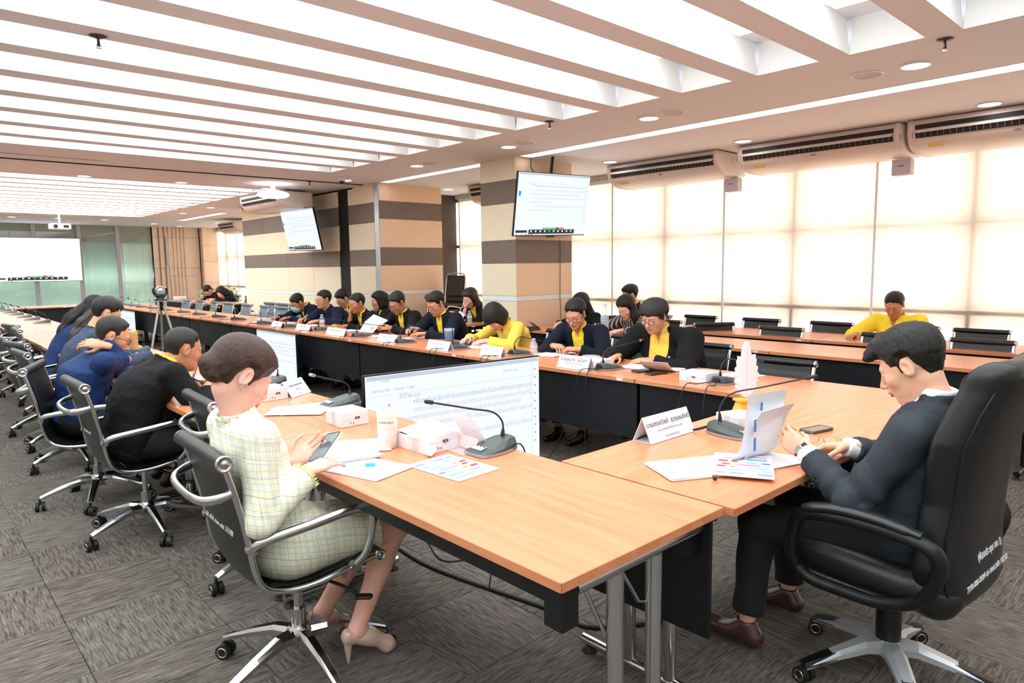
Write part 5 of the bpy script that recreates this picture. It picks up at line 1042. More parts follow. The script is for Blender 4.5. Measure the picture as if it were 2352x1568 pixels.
t = sheets(4.0, 2.78, math.radians(100), 5, 'white papers with a curling top sheet by the phones of the large man', curl=.25)
t = thing('binder_clip', 'small black binder clip on the stack before the suited man', 'clip', (2.05, 1.205, ZT+.010), .8); MB().rbox((0, 0, .003), (.02, .012, .012), .002, seg=1).build('body', MICD, t)
t = thing('folder', 'dark navy folder beside the white papers of the yellow shirt woman', 'folder', (4.10, 5.12, ZT+.0), 1.7); MB().rbox((0, 0, .006), (.23, .31, .012), .01).build('cover', mat('folder_navy', '1d2a4a', .5), t)
# silver laptop before the man on the left, tablet of the round glasses neighbour
t = thing('laptop', 'silver laptop seen from behind its side before the black jacket man', 'laptop', (1.26, 4.50, ZT), math.radians(-108)); SIL = mat('laptop_silver', 'c2bfbb', .3, metal=.6)
MB().rbox((0, 0, .008), (.31, .21, .014), .01).build('keyboard_base', SIL, t); MB().rbox((0, .135, .115), (.31, .005, .215), .002, M=Matrix.Rotation(math.radians(-20), 3, 'X')).build('screen_lid', SIL, t); MB().rbox((0, .131, .115), (.30, .001, .20), .0005, seg=1, M=Matrix.Rotation(math.radians(-20), 3, 'X')).build('display', PHB, t)
t = thing('tablet', 'black tablet in a propped cover on the table by the column', 'tablet', (5.62, 5.68, ZT), math.radians(60)); MB().rbox((0, .03, .05), (.24, .006, .12), .004, M=Matrix.Rotation(math.radians(-50), 3, 'X')).build('screen', PHB, t); MB().rbox((0, .05, .003), (.24, .15, .006), .01).build('cover', mat('purple_cover', '3a2c48', .6), t)
t = thing('phone', 'dark phone lying alone on the table by the column', 'phone', (5.75, 5.93-.05, ZT), 1.2); MB().rbox((0, 0, .005), (.075, .155, .010), .01).build('case', PHB, t); MB().rbox((0, 0, .0105), (.068, .148, .001), .008).build('screen', PHB, t)
t = thing('adapter', 'black gadget with white cards on the left row beyond the laptop', 'gadget', (1.80, 5.35, ZT), .4); MB().rbox((0, 0, .02), (.14, .09, .035), .01).build('body', MICD, t); MB().rbox((.05, -.06, .006), (.12, .05, .008), .003).build('card', PAP, t)
# ================================================================ SCREENS
def screen_mat(c='eef5ff', s=.95): return emat('screen_%s_%s' % (c, s), c, s)
SW = screen_mat('eef5ff', 1.12); TB = emat('bar_dark', '55575c', .6); TG = emat('bar_green', '6fe08a', .9); TP = emat('bar_pink', 'f07a96', .9); TXB = emat('text_blue', 'b4c6e0', .95); TXP = emat('text_pink', 'dccbea', .98); ICO = emat('icon_white', 'ffffff', 1.); CYN = emat('cursor_cyan', '38b2ee', .9); TXK = emat('text_dark', 'aab4c8', .9)
LN = ['หลักเกณฑ์และวิธีการดำเนินการตามวรรคหนึ่งให้เป็นไปตามที่กำหนดในกฎกระทรวง', 'มาตรา ๖๐ เพื่อประโยชน์ในการควบคุมการดำเนินงานเกี่ยวกับกากอุตสาหกรรมให้รัฐมนตรีมี', 'อำนาจออกกฎกระทรวงกำหนดให้ ผู้ก่อกำเนิด ผู้รวบรวม ผู้ขนส่ง หรือผู้กำจัด ต้องปฏิบัติตามในเรื่อง ดังต่อไปนี้', '(๑) กำหนดหลักเกณฑ์เกี่ยวกับสถานที่ตั้ง สภาพแวดล้อมหรือลักษณะภายใน ของสถานที่', 'รวบรวมหรือกำจัดกากอุตสาหกรรม', '(๒) กำหนดลักษณะ ประเภท หรือชนิดของเครื่องจักร เครื่องอุปกรณ์หรือสิ่งที่ต้องนำมาใช้ในการ', 'รวบรวมหรือกำจัดกากอุตสาหกรรม']
def tv(label, w, h, mw, name='television', big=False, bar=True, doc=True, group=None, lines=True):
    """screen facing local -y, bottom centre at the origin; mw = world matrix"""
    t = thing(name, label, 'screen', (0, 0, 0), 0, group); t.matrix_world = mw
    MB().rbox((0, .018, h/2), (w, .030, h), .006).build('bezel', BLKS, t); MB().bbox((-w/2+.008, -.0005, .012), (w/2-.008, .004, h-.008)).build('display', SW, t); y = -.0022; Q = []
    def R(x0, z0, x1, z1, m, yy=y): Q.append(([((x0-.5)*w, yy, z0*h), ((x1-.5)*w, yy, z0*h), ((x1-.5)*w, yy, z1*h), ((x0-.5)*w, yy, z1*h)], m))
    if lines: R(.012, .955, .988, .985, emat('tabbar', 'dbe6f6', .85)); R(.012, .835, .988, .8365, TXB); R(.945, .06, .947, .955, emat('side_line', 'd4def0', .85)); R(.022, .63, .052, .70, CYN if lines else SW, y-.0004)
    for i in range(10 if lines else 0): R(.960, .88-.07*i, .972, .895-.07*i, TXB)
    if bar:
        R(.02, .055, .17, .095, TB); R(.19, .035, .83, .105, TB, y-.0006); R(.37, .108, .56, .135, TG, y-.0006); R(.56, .108, .61, .135, TB, y-.0008); R(.615, .108, .68, .135, TP, y-.0006)
        for i in range(10): R(.215+.062*i, .062, .233+.062*i, .092, ICO if i != 4 else TG, y-.001)
        for i, c in enumerate(('5f8fe0', 'dfe6f0', '6fc3e6', 'b9c2d0', '5a6472', '44b4d8', 'e06a70')): R(.025+.033*i, .016, .04+.033*i, .035, emat('task_%d' % i, c, .8), y-.001)
    multi('interface', Q, t)
    if doc:
        zz = [.79, .725, .665, .60, .54, .475, .415]; s = h*.052 if big else h*.036
        for i, tx in enumerate(LN):
            lw = .70 if i not in (4, 6) else .28
            o = letter(tx, s, TXB if i == 0 else TXP, t, ((-.5+(.24 if i not in (2, 4, 6) else .17))*w, y-.0012, zz[i]*h-(.03*h if big else 0)), (PI/2, 0, 0), align='LEFT', ext=.0001)
            ln = max(v.co.x for v in o.data.vertices) if len(o.data.vertices) else 1; o.scale[0] = min(1.2, lw*w/max(ln, .01))
        letter('ที่กำหนด', s, TXB, t, (-.33*w, y-.0012, .83*h-.015), (PI/2, 0, 0), align='LEFT', ext=.0001)
        if big:
            for tx, x_ in (('All tools', .035), ('Edit', .10), ('Convert', .145), ('E-Sign', .21)): letter(tx, .022, TXK, t, ((x_-.5)*w, y-.0012, .875*h), (PI/2, 0, 0), align='LEFT', ext=.0001)
            letter('Find text or tools', .018, TXK, t, (.255*w, y-.0012, .905*h), (PI/2, 0, 0), align='LEFT', ext=.0001); letter('5-2567', .02, TXK, t, (-.42*w, y-.0012, .945*h), (PI/2, 0, 0), align='LEFT', ext=.0001)
    return t
def frm(p, ang, tilt=0, roll=0):  # ang: heading of the screen's local x axis; tilt>0 looks down
    return Matrix.Translation(p) @ Matrix.Rotation(math.radians(ang), 4, 'Z') @ Matrix.Rotation(math.radians(-roll), 4, 'Y') @ Matrix.Rotation(math.radians(tilt), 4, 'X')
t = tv('large bright screen standing on the floor between the tables, nearest the camera', 1.33, .80, frm((2.66, 3.39, .075), -5), big=True, bar=True)
s_ = MB()
for s in (-.45, .45): s_.bbox((s-.03, -.12, -.075), (s+.03, .16, -.055)); s_.bbox((s-.015, .02, -.06), (s+.015, .035, .1))
s_.build('stand_foot', BLKS, t)
for p, a, l in (((3.44, 8.0, .10), -90, 'bright screen standing on the floor against the right row'), ((3.46, 14.95, .08), -90, 'farthest bright screen standing on the floor against the right row')):
    t = tv(l, 1.12, .64, frm(p, a)); s_ = MB()
    for s in (-.4, .4): s_.bbox((s-.03, -.08, -.10), (s+.03, .075, -.085)); s_.bbox((s-.015, .03, -.09), (s+.015, .045, .08))
    s_.build('stand_foot', BLKS, t)
t = tv('tilted wall screen hanging from the ceiling in front of the striped column', 1.235, .735, frm((5.99, 5.80, 1.855), 0, 10, 1.8)); MB().rbox((0, .065, .40), (.30, .07, .30), .01).build('rear_mount', BLKS, t); MB().cyl((0, .09, .62), .018, .72, 10).build('ceiling_pole', BLKS, t); MB().rbox((0, .005, -.008), (.12, .02, .016), .004).build('logo_bar', BLKS, t)
t = tv('tilted wall screen hanging before the striped partition', 1.22, .70, frm((5.30, 10.93, 1.80), -90, 12, -1)); MB().rbox((0, .065, .38), (.30, .07, .30), .01).build('rear_mount', BLKS, t); MB().cyl((0, .09, .62), .018, .72, 10).build('ceiling_pole', BLKS, t)
SW = screen_mat('ffffff', 2.2); t = tv('huge white screen on the glazed end wall', 2.10, 1.17, frm((3.05, 22.18, 1.235), 0), doc=False, lines=False)
MB().tube(smooth_path([(5.80, 5.93, 2.78), (5.77, 5.90, 2.66), (5.80, 5.86, 2.58)], 4), .006, 5).build('screen_cable', CAB); tag(bpy.data.objects['screen_cable'], 'thin cable dropping from the ceiling to the column screen', 'cable')
MB().tube(smooth_path([(6.32, 5.955, 1.82), (6.33, 5.96, 1.5), (6.325, 5.962, 1.2), (6.335, 5.958, .8)], 5), .0035, 5).build('wall_cable', CAB); tag(bpy.data.objects['wall_cable'], 'thin black cable running down the column below the screen', 'cable')
for k, pts in enumerate([[(1.95, 3.6, .008), (1.906, 3.036, .008), (1.893, 2.643, .008), (2.006, 2.022, .008), (2.021, 1.905, .008), (2.047, 1.732, .008), (2.4, 1.5, .008)], [(2.22, 3.4, .006), (2.159, 3.175, .006), (2.058, 2.927, .006), (1.985, 2.693, .006), (2.148, 2.60, .006)], [(1.62, 3.2, .006), (1.56, 2.95, .006), (1.50, 2.85, .006), (1.42, 2.8, .006)]]):
    MB().tube(smooth_path(pts, 6), [.009, .004, .005][k], 6).build('floor_cable', CAB); tag(bpy.data.objects['floor_cable' if k == 0 else 'floor_cable.%03d' % k], ['thick black cable snaking over the carpet under the near table', 'thin black cable looping on the carpet beneath the near table', 'thin black cable on the carpet beside the table legs'][k], 'cable')
# camera on its tripod with a glass shelf
t = thing('tripod', 'silver tripod carrying a glass shelf among the tables', 'tripod', (2.60, 9.5, 0)); 
for a in (200, 320, 80): MB().tube([(.03*math.cos(math.radians(a)), .03*math.sin(math.radians(a)), 1.05), (.30*math.cos(math.radians(a)), .30*math.sin(math.radians(a)), .01)], .016, 8).build('leg', SIL, t)
MB().cyl((0, 0, 1.05), .022, .12, 12).build('centre_column', BLKS, t); MB().rbox((0, 0, 1.108), (.62, .30, .010), .01).build('shelf', mat('green_glass', 'a9d8cc', .1, alpha=.75), t)
t = thing('conference_camera', 'black ball shaped camera with a blue light on the glass shelf', 'camera', (2.60, 9.5, 1.113)); MB().lathe((0, 0, 0), [(.075, 0), (.08, .01), (.06, .04), (.03, .05)], 20).build('base', PHB, t); MB().ell((0, 0, .125), (.062, .062, .062), 16).build('ball', mat('camera_silver', 'cfd2d6', .15, metal=.7), t)
g = MB(); g.tube([(.082*math.cos(a), 0, .125+.078*math.sin(a)) for a in [math.radians(v) for v in range(150, 391, 12)]], .016, 8); g.build('cradle', PHB, t); MB().ell((.035, -.07, .025), (.010, .004, .008), 8).build('lamp', emat('blue_lamp', (.1, .45, 1), 3), t)
# white stand with coat rail, wreaths, small box
t = thing('coat_stand', 'thin bare metal rack before the wooden wall', 'rack', (6.2, 20.4, 0)); MB().tube([(0, 0, 0), (0, 0, 1.35)], .012, 6).build('pole', SIL, t); MB().tube([(-.35, 0, 1.34), (.35, 0, 1.34)], .01, 6).build('cross_bar', SIL, t); MB().rbox((0, 0, .01), (.4, .3, .02), .02).build('base', SIL, t)
t = thing('socket_box', 'white box with a round black opening before the wooden wall', 'box', (5.46, 18.3, .0)); MB().rbox((0, 0, .42), (.26, .20, .84), .01).build('body', ALUW, t); MB().cyl((0, -.101, .73), .045, .004, 16, 'y').build('opening', PHB, t)
WF = mat('white_petal', 'eef0da', .8); YF = mat('yellow_petal', 'dfd58e', .8); GF = mat('leaf_green', '7f9068', .8)
for k, (x, y) in enumerate([(6.85, 20.3), (7.15, 19.4)]):
    t = thing('flower_wreath', 'round white and yellow flower wreath behind the far %s' % ('man' if k == 0 else 'woman'), 'wreath', (x, y, .55)); w_ = {m: MB() for m in (WF, YF, GF)}; MB().tube([(0, .05, -.55), (0, .05, .3)], .015, 6).build('easel', SIL, t)
    for i in range(70):
        a = rng.uniform(0, 2*PI); r = rng.uniform(.05, .26); m = [WF, WF, YF, GF][i % 4]; w_[m].ell((r*math.cos(a), rng.uniform(-.05, .03), .22+r*math.sin(a)), (.035, .03, .035), 6)
    for m, b in w_.items(): o = b.build('blossoms', m, t); o['kind'] = 'stuff'
# stack of banquet chairs behind the bomber jacket man
BCH = mat('chair_chrome_warm', 'd8cfc8', .2, metal=.8); BPD = mat('dark_brown_vinyl', '2d2522', .5)
def bchair():
    t = thing('stacking_chair', '', 'chair')
    for s in (-1, 1): MB().tube(smooth_path([(s*.2, .20, 0), (s*.2, .19, .42), (s*.2, .0, .44), (s*.2, -.19, .44), (s*.2, -.27, .80), (s*.19, -.28, .92), (s*.12, -.285, .96), (0, -.286, .965)], 4), .011, 7).build('side_frame', BCH, t); MB().tube([(s*.2, -.12, .43), (s*.2, -.22, 0)], .011, 7).build('rear_leg', BCH, t)
    MB().rbox((0, .01, .465), (.40, .40, .05), .03).build('seat', BPD, t); MB().rbox((0, -.262, .76), (.36, .035, .34), .03, M=Matrix.Rotation(math.radians(12), 3, 'X')).build('backrest', BPD, t); return t
b0 = bchair(); b0.location = (6.62, 8.75, 0); b0.rotation_euler = (0, 0, PI/2+.2); b0['label'] = 'dark stacking chair at the bottom of the stack by the second column'; b0['group'] = 'stacked chairs by the column'
for k in range(1, 6): dup(b0, (6.62-.012*k, 8.75-.01*k, .085*k), PI/2+.2, 'dark stacking chair, %s from the floor in the stack by the second column' % num(k+1), 'stacked chairs by the column')
# ---------------------------------------------------------------- materials for people
SK_F = mat('skin_fair', 'efb8a6', .42, spec=.35, bump=.06, bscale=400, var=.06, vscale=14); SK_M = mat('skin_tan', 'd59a7a', .42, spec=.35, bump=.06, bscale=400, var=.06, vscale=14); SK_D = mat('skin_brown', 'bd8261', .42, spec=.35, bump=.06, bscale=400, var=.06, vscale=14)
YEL = mat('yellow_cotton', 'ffdf38', .85, bump=.1, bscale=600, wr=.45); YEL2 = mat('pale_yellow_cotton', 'f6cf52', .85, bump=.1, bscale=600, wr=.45); WHT = mat('white_cotton', 'f4f5fa', .8)
BLK = mat('black_wool', '0e0f12', .85, spec=.25, bump=.08, bscale=700, wr=.45); NAVY = mat('navy_twill', '121c36', .8, spec=.25, bump=.08, bscale=700, wr=.45); BLUE = mat('blue_twill', '142f60', .75, spec=.3, bump=.08, bscale=700, wr=.45)
CHAR = mat('charcoal_wool', '2b3139', .75, spec=.35, bump=.1, bscale=900, wr=.45); NVK = mat('dark_navy_knit', '0e1424', .85, spec=.25, bump=.08, bscale=700, wr=.45)
GRH = mat('hair_greying', '2b2927', .5, spec=.3, bump=.35, bscale=40, stretch=(6, 6, 1)); BRH = mat('hair_brown', '3a2017', .38, spec=.4, bump=.35, bscale=50, stretch=(9, 1.2, 9), var=.7, vscale=16)
HBK = mat('hair_black', '0e0c0b', .42, spec=.4, bump=.4, bscale=60, stretch=(9, 1.6, 9)); GM = mat('glasses_frame', '2a2a2e', .3); GMS = mat('glasses_silver', 'b9bcc2', .25, metal=1)
def tweed():
    m = bpy.data.materials.new('pastel_tweed'); m.use_nodes = True; nt = m.node_tree; N = nt.nodes.new; Lk = nt.links.new; b = nt.nodes['Principled BSDF']; b.inputs['Roughness'].default_value = .9
    tc = N('ShaderNodeTexCoord'); nz = N('ShaderNodeTexNoise'); nz.inputs['Scale'].default_value = 9; Lk(tc.outputs['Object'], nz.inputs[0])
    ad = N('ShaderNodeVectorMath'); ad.operation = 'MULTIPLY_ADD'; Lk(nz.outputs['Color'], ad.inputs[0]); ad.inputs[1].default_value = (.02, .02, .02); Lk(tc.outputs['Object'], ad.inputs[2])
    col = None
    base = (*lin('eeeeda'), 1)
    def stripes(dirn, scale, w, c, prev, phase=0):
        dt = N('ShaderNodeVectorMath'); dt.operation = 'DOT_PRODUCT'; Lk(ad.outputs[0], dt.inputs[0]); dt.inputs[1].default_value = dirn
        m1 = N('ShaderNodeMath'); m1.operation = 'MULTIPLY_ADD'; Lk(dt.outputs['Value'], m1.inputs[0]); m1.inputs[1].default_value = scale; m1.inputs[2].default_value = phase
        fr = N('ShaderNodeMath'); fr.operation = 'FRACT'; Lk(m1.outputs[0], fr.inputs[0]); lt = N('ShaderNodeMath'); lt.operation = 'LESS_THAN'; Lk(fr.outputs[0], lt.inputs[0]); lt.inputs[1].default_value = w
        ns = N('ShaderNodeTexNoise'); ns.inputs['Scale'].default_value = 160; Lk(tc.outputs['Object'], ns.inputs[0]); mu = N('ShaderNodeMath'); mu.operation = 'MULTIPLY'; Lk(lt.outputs[0], mu.inputs[0]); Lk(ns.outputs[0], mu.inputs[1])
        mu2 = N('ShaderNodeMath'); mu2.operation = 'MULTIPLY'; Lk(mu.outputs[0], mu2.inputs[0]); mu2.inputs[1].default_value = 1.25 if w > .2 else .95; mu2.use_clamp = True
        mx = N('ShaderNodeMix'); mx.data_type = 'RGBA'; Lk(mu2.outputs[0], mx.inputs[0])
        if prev is None: mx.inputs[6].default_value = base
        else: Lk(prev, mx.inputs[6])
        mx.inputs[7].default_value = (*lin(c), 1); return mx.outputs[2]
    col = stripes((0, .25, 1), 24, .42, 'f4efc4', col); col = stripes((.4, 1, .1), 26, .35, 'dfe3cc', col, .3); col = stripes((0, .2, 1), 47, .13, 'a8b4d0', col, .4)
    col = stripes((.35, 1, .1), 43, .13, 'b4bcce', col, .2); col = stripes((.3, 1, 0), 15, .05, 'cbb5a0', col, .7); col = stripes((0, .2, 1), 17, .05, '9b8f8a', col, .1)
    Lk(col, b.inputs['Base Color']); n2 = N('ShaderNodeTexNoise'); n2.inputs['Scale'].default_value = 380; Lk(tc.outputs['Object'], n2.inputs[0]); bp = N('ShaderNodeBump'); bp.inputs['Strength'].default_value = .5; bp.inputs['Distance'].default_value = .004
    Lk(n2.outputs[0], bp.inputs['Height']); Lk(bp.outputs[0], b.inputs['Normal']); MATS['pastel_tweed'] = m; return m
TW = tweed()

# the woman in tweed, facing the left row of tables (+x)
W_ROOT, W_I = build_person('woman in a pale yellow and blue tweed suit tapping her phone beside the left tables', (.95, 2.33, 0), -90, dict(
    hero=1, fem=1, skin=SK_F, hip=(0, .04, .535), hc=(0, -.07, 1.135), neck=(0, -.095, .99), hp=35, hy=-4, bend=.015,
    wR=(.155, .085, .800), dR=(-.28, .93, .10), nR=(.25, -.15, 1), cR=(.35, .42, .34, .18), tR=.2, spR=1.8, pR=(.30, -.7, -1),
    wL=(-.03, .10, .790), dL=(.12, .85, .35), nL=(-.75, .15, -.55), cL=(.45, .5, .5, .5), tL=.1, pL=(-.6, -.5, -1),
    kR=(.075, .47, .47), kL=(-.075, .49, .47), aR=(.11, .265, .125), aL=(-.10, .225, .125), fR=(.15, 1, -.55), fL=(-.35, 1, -.5),
    barelegs=1, pumps=1, shoem=mat('beige_patent', 'd3b5a6', .22, coat=.6), outfit='dress', jm=TW, vw=0, lapel=0, jbot=-.02, neckhole=.052, nh0=.06, collar=1, fold=.0035, sleeve=(.060, .054, .052, .050), cut=.12,
    hair='updo', hairm=BRH, hbulk=.75, hx=[('e', (0, -.060, .045), (.064, .056, .058), .03), ('e', (0, -.112, -.015), (.050, .040, .036), .025), ('e', (.0, -.092, -.042), (.056, .036, .026), .015)], lipm=mat('lips_pink', 'd98a84', .45), shr=.052))
# the man in the charcoal suit, facing the far end (+y)
M_ROOT, M_I = build_person('man in a charcoal suit reading papers in the high-backed leather chair', (2.57, .77, 0), 0, dict(
    hero=1, skin=mat('skin_light', 'e6b196', .42, spec=.35, bump=.06, bscale=400, var=.06, vscale=14), hip=(0, -.02, .56), hc=(-.01, .0, 1.14), neck=(0, -.075, 1.03), drop=.085, hp=30, hy=2, bend=.02, bulk=1.12, sw=.20,
    wL=(-.17, .275, .815), dL=(.03, .80, .42), nL=(-.95, .1, .25), cL=(1.15, 1.25, 1.3, 1.35), tL=1., spL=.4, pL=(-.5, -.35, -1), hs=1.0, shcol=.030,
    wR=(.10, .24, .79), dR=(-.55, .8, -.1), nR=(.5, .1, .8), cR=(.8, .85, .9, .9), tR=.6,
    kL=(-.17, .45, .50), kR=(.15, .46, .50), aL=(-.20, .47, .11), aR=(.17, .48, .11), outfit='suit', jm=CHAR, shm=WHT, tie=mat('tie_navy', '2a2540', .6), cuffs=1, fold=.0085, v0=.35, vw=.085, cut=.14,
    sleeve=(.066, .060, .060, .050), shr=.058, hair='short', hbulk=1.35, hairm=HBK, hx=[('c', (.03, .045, .118), (-.035, .085, .085), .032, .020, .02), ('c', (-.03, .06, .11), (-.045, .10, .080), .022, .012, .015)], trm=mat('trousers_charcoal', '15171b', .8), shoem=mat('oxblood_leather', '4a2a2a', .28, coat=.4)))
# ================================================================ PEOPLE ALONG THE TABLES
STR = bpy.data.materials.new('striped_blouse'); STR.use_nodes = True; nt = STR.node_tree; wv = nt.nodes.new('ShaderNodeTexWave'); wv.inputs['Scale'].default_value = 9; wv.bands_direction = 'X'; wv.inputs['Distortion'].default_value = 1.2; rp = nt.nodes.new('ShaderNodeValToRGB'); rp.color_ramp.elements[0].color = (.008, .008, .01, 1); rp.color_ramp.elements[1].color = (.42, .40, .38, 1); rp.color_ramp.elements[0].position = .72; rp.color_ramp.elements[1].position = .80
tc = nt.nodes.new('ShaderNodeTexCoord'); nt.links.new(tc.outputs['Object'], wv.inputs[0]); nt.links.new(wv.outputs[0], rp.inputs[0]); nt.links.new(rp.outputs[0], nt.nodes['Principled BSDF'].inputs[0]); MATS['striped_blouse'] = STR
GBL = mat('grey_blue_twill', '2c3d58', .8, wr=.55, bump=.08, bscale=700); MASKG = mat('mask_green', '9fe0d2', .7); MASKW = mat('mask_white', 'eef0f2', .7); MAR = mat('hair_dark_brown', '2a1612', .36, bump=.4, bscale=40, stretch=(6, 6, 1))
# left side, facing +x
P3, I3 = build_person('man in a black jacket with folded hands beside the silver laptop, left row', (1.0, 4.25, 0), -88, dict(hero=1, bv=.009, skin=SK_D, hip=(0, -.05, .55), hc=(0, .275, 1.03), neck=(0, .165, .955), hp=18, bend=.05, bulk=1.08, sw=.19,
    wR=(.10, .36, .80), dR=(-.75, .62, .05), nR=(.6, .1, .8), cR=(.9, .95, 1., 1.05), tR=.8, wL=(-.10, .37, .80), dL=(.75, .62, .08), nL=(-.6, .2, .8), cL=(.9, .95, 1., 1.05), tL=.8, jm=BLK, shm=YEL, v0=.5, vw=.07, shr=.062, sleeve=(.070, .062, .056, .047), fold=.005, hair='recede', hbulk=.55, hairm=GRH, shcol=.026, sinf=.012, kR=(.13, .40, .50), kL=(-.13, .40, .50)))
P4, I4 = build_person('greying man in glasses and a royal blue jacket with one hand behind his neck', (.94, 5.17, 0), -92, dict(hero=1, bv=.009, skin=SK_M, hip=(0, -.05, .55), hc=(0, .165, 1.06), neck=(0, .075, .955), hp=26, hy=-10, bend=.05, bulk=1.15, sw=.20,
    wR=(.12, .075, 1.02), dR=(-.35, -.80, .22), nR=(.5, -.35, .75), cR=(.7, .75, .8, .8), tR=.5, pR=(.25, .35, -1.3), wL=(-.08, .46, .80), dL=(.3, .9, 0), jm=BLUE, shm=YEL, v0=.35, vw=.07, shr=.060, sleeve=(.066, .060, .056, .050), fold=.008, hair='recede', hbulk=.75, hairm=GRH, glasses=GM, kR=(.13, .40, .50), kL=(-.13, .40, .50)))
P5, I5 = build_person('man in a grey blue jacket with a yellow collar behind the greying man', (1.03, 6.15, 0), -92, dict(skin=SK_M, hc=(0, .25, 1.16), neck=(0, .16, 1.03), hp=24, bulk=1.1, sw=.20, wR=(.10, .52, .82), wL=(-.15, .5, .80), dR=(-.2, 1, -.05), jm=GBL, shm=YEL, v0=.5, vw=.06, hair='short', hbulk=.8, sleeve=(.068, .06, .054, .046), bv=.011))
P6, I6 = build_person('woman in black with a long brown ponytail beyond the grey blue jacket man', (1.08, 6.80, 0), -85, dict(fem=1, skin=SK_M, hc=(0, .36, 1.13), neck=(0, .26, 1.01), hp=30, jm=BLK, shm=BLK, vw=0, hair='long', hairm=MAR, strands=[([(0, .28, 1.15), (0, .15, 1.05), (.02, .085, .95), (.03, .04, .85), (.04, .015, .76)], [.055, .05, .045, .035, .012])], bv=.012))
P7, I7 = build_person('woman in a blue jacket with very long black hair, farthest of the left row people', (1.08, 7.5, 0), -85, dict(fem=1, skin=SK_M, hc=(0, .40, 1.12), neck=(0, .30, 1.02), hp=34, jm=BLUE, shm=BLUE, vw=0, hair='long', strands=[([(0, .31, 1.15), (0, .19, 1.05), (0, .12, .95), (0, .06, .85)], [.06, .06, .05, .02])], bv=.012))
# right side, facing -x
def RP(y, label, x=4.66, a=90, **k):
    d = dict(skin=SK_M, jm=BLK, shm=YEL, hc=(0, .30, 1.09), wR=(.17, .50, .80), wL=(-.13, .50, .80), bv=.0105, kR=(.13, .40, .48), kL=(-.13, .40, .48)); d.update(k); return build_person(label, (x, y, 0), a, d)
IR1 = RP(3.05, 'large man in a black jacket over a yellow polo shirt, reading with round glasses', x=4.68, a=84, hero=1, bv=.009, hw=1.1, hc=(.0, .36, 1.095), neck=(0, .26, .985), hp=20, hy=10, bulk=1.45, sw=.255, drop=.06, bend=.02, v0=.0, vw=.05, vmin=.055, lapel=1, shr=.082, sleeve=(.094, .082, .070, .055), wR=(.16, .60, .795), wL=(-.14, .56, .795), dR=(-.3, 1, -.1), dL=(.75, .65, -.05), cL=(.5, .5, .5, .5), hair='fringe', hbulk=1.25, hairm=GRH, glasses=GM, shm=YEL2, fold=.008, sinf=.010, arm=(.31, .28), jinf=.020, shcol=.024)[1]
IR2 = RP(3.98, 'young man in round glasses and a navy jacket with folded hands', x=4.68, a=100, hc=(0, .33, 1.075), hp=24, hy=8, sw=.19, bulk=1.12, wR=(.10, .52, .82), dR=(-.85, .5, .05), wL=(-.12, .50, .80), dL=(.85, .5, .05), cR=(.8, .8, .8, .8), cL=(.9, .9, .9, .9), jm=NVK, v0=.25, vw=.05, vmin=.018, glasses=GM, hbulk=1.05, sleeve=(.074, .066, .058, .050), skin=SK_M, hero=1, bv=.009)[1]
RP(4.93, 'woman with a black bob bowing over the table in a yellow shirt', x=4.64, a=84, fem=1, hc=(0, .30, 1.00), neck=(0, .17, .94), hp=58, bend=.05, jm=YEL2, outfit='shirt', vw=.03, v0=.75, lapel=0, hair='bob', hbulk=1.15, skin=SK_F, sleeve=(.062, .062, .058, .052), shr=.058, sw=.17, jinf=.02, neckhole=.056, bulk=1.08, hero=1, bv=.009)
RP(5.96, 'man in glasses and a navy bomber jacket typing on a phone', x=4.68, a=94, hc=(0, .33, 1.10), hp=26, hy=2, bulk=1.12, sw=.20, jm=NVK, v0=.2, vw=.04, vmin=.015, glasses=GM, hbulk=.95, hx=[('c', (.03, .05, .11), (-.03, .08, .09), .03, .02)], wR=(.05, .58, .85), dR=(-.2, 1, .1), wL=(-.06, .55, .80), dL=(.15, 1, .1), cR=(.6, .6, .6, .6), sleeve=(.072, .064, .056, .048), hero=1, bv=.0095)
IR5 = RP(6.70, 'man in glasses and a black suit holding up a white paper', x=4.68, a=92, hc=(0, .33, 1.085), hp=30, hy=4, bulk=1.08, sw=.19, v0=.1, vw=.05, vmin=.01, glasses=GM, hbulk=.85, wR=(.12, .52, .84), wL=(-.12, .52, .82), dL=(.45, .9, .15), nL=(-.7, .2, .6), cL=(.8, .8, .8, .8), sleeve=(.070, .062, .054, .046), skin=SK_D)[1]
RP(7.66, 'man in a black suit with his fist against his mouth', x=4.70, a=90, hc=(0, .32, 1.05), hp=14, hy=0, bulk=1.08, sw=.19, v0=.4, vw=.06, wR=(.03, .40, .885), dR=(-.15, .15, 1), nR=(.3, 1, 0), cR=(1.2, 1.2, 1.2, 1.2), tR=1., pR=(.6, .3, -1), wL=(-.14, .56, .79), dL=(0, 1, -.1), hair='short', hbulk=.6, sleeve=(.070, .062, .054, .046), skin=SK_D)
IR7 = RP(8.70, 'man in thin glasses and a navy zip jacket with a small white logo', x=4.76, a=92, hc=(0, .31, 1.065), hp=6, hy=0, look=.4, bulk=1.25, sw=.21, jm=NAVY, shm=NAVY, vw=.02, v0=.8, lapel=0, glasses=GMS, hbulk=.9, wR=(.02, .60, .82), wL=(-.26, .55, .80), dR=(-.5, .9, 0), cR=(.8, .8, .8, .8), sleeve=(.078, .068, .058, .048), skin=SK_M)[1]
RP(9.42, 'man in a green face mask and a navy suit writing', x=4.74, a=94, hc=(0, .34, 1.0), neck=(0, .21, .95), hp=34, mask=MASKG, jm=NAVY, hbulk=1.0, wR=(.12, .62, .80), wL=(-.05, .50, .80), dR=(.1, 1, -.1), v0=.5, vw=.05, skin=SK_D, sleeve=(.066, .058, .052, .044))
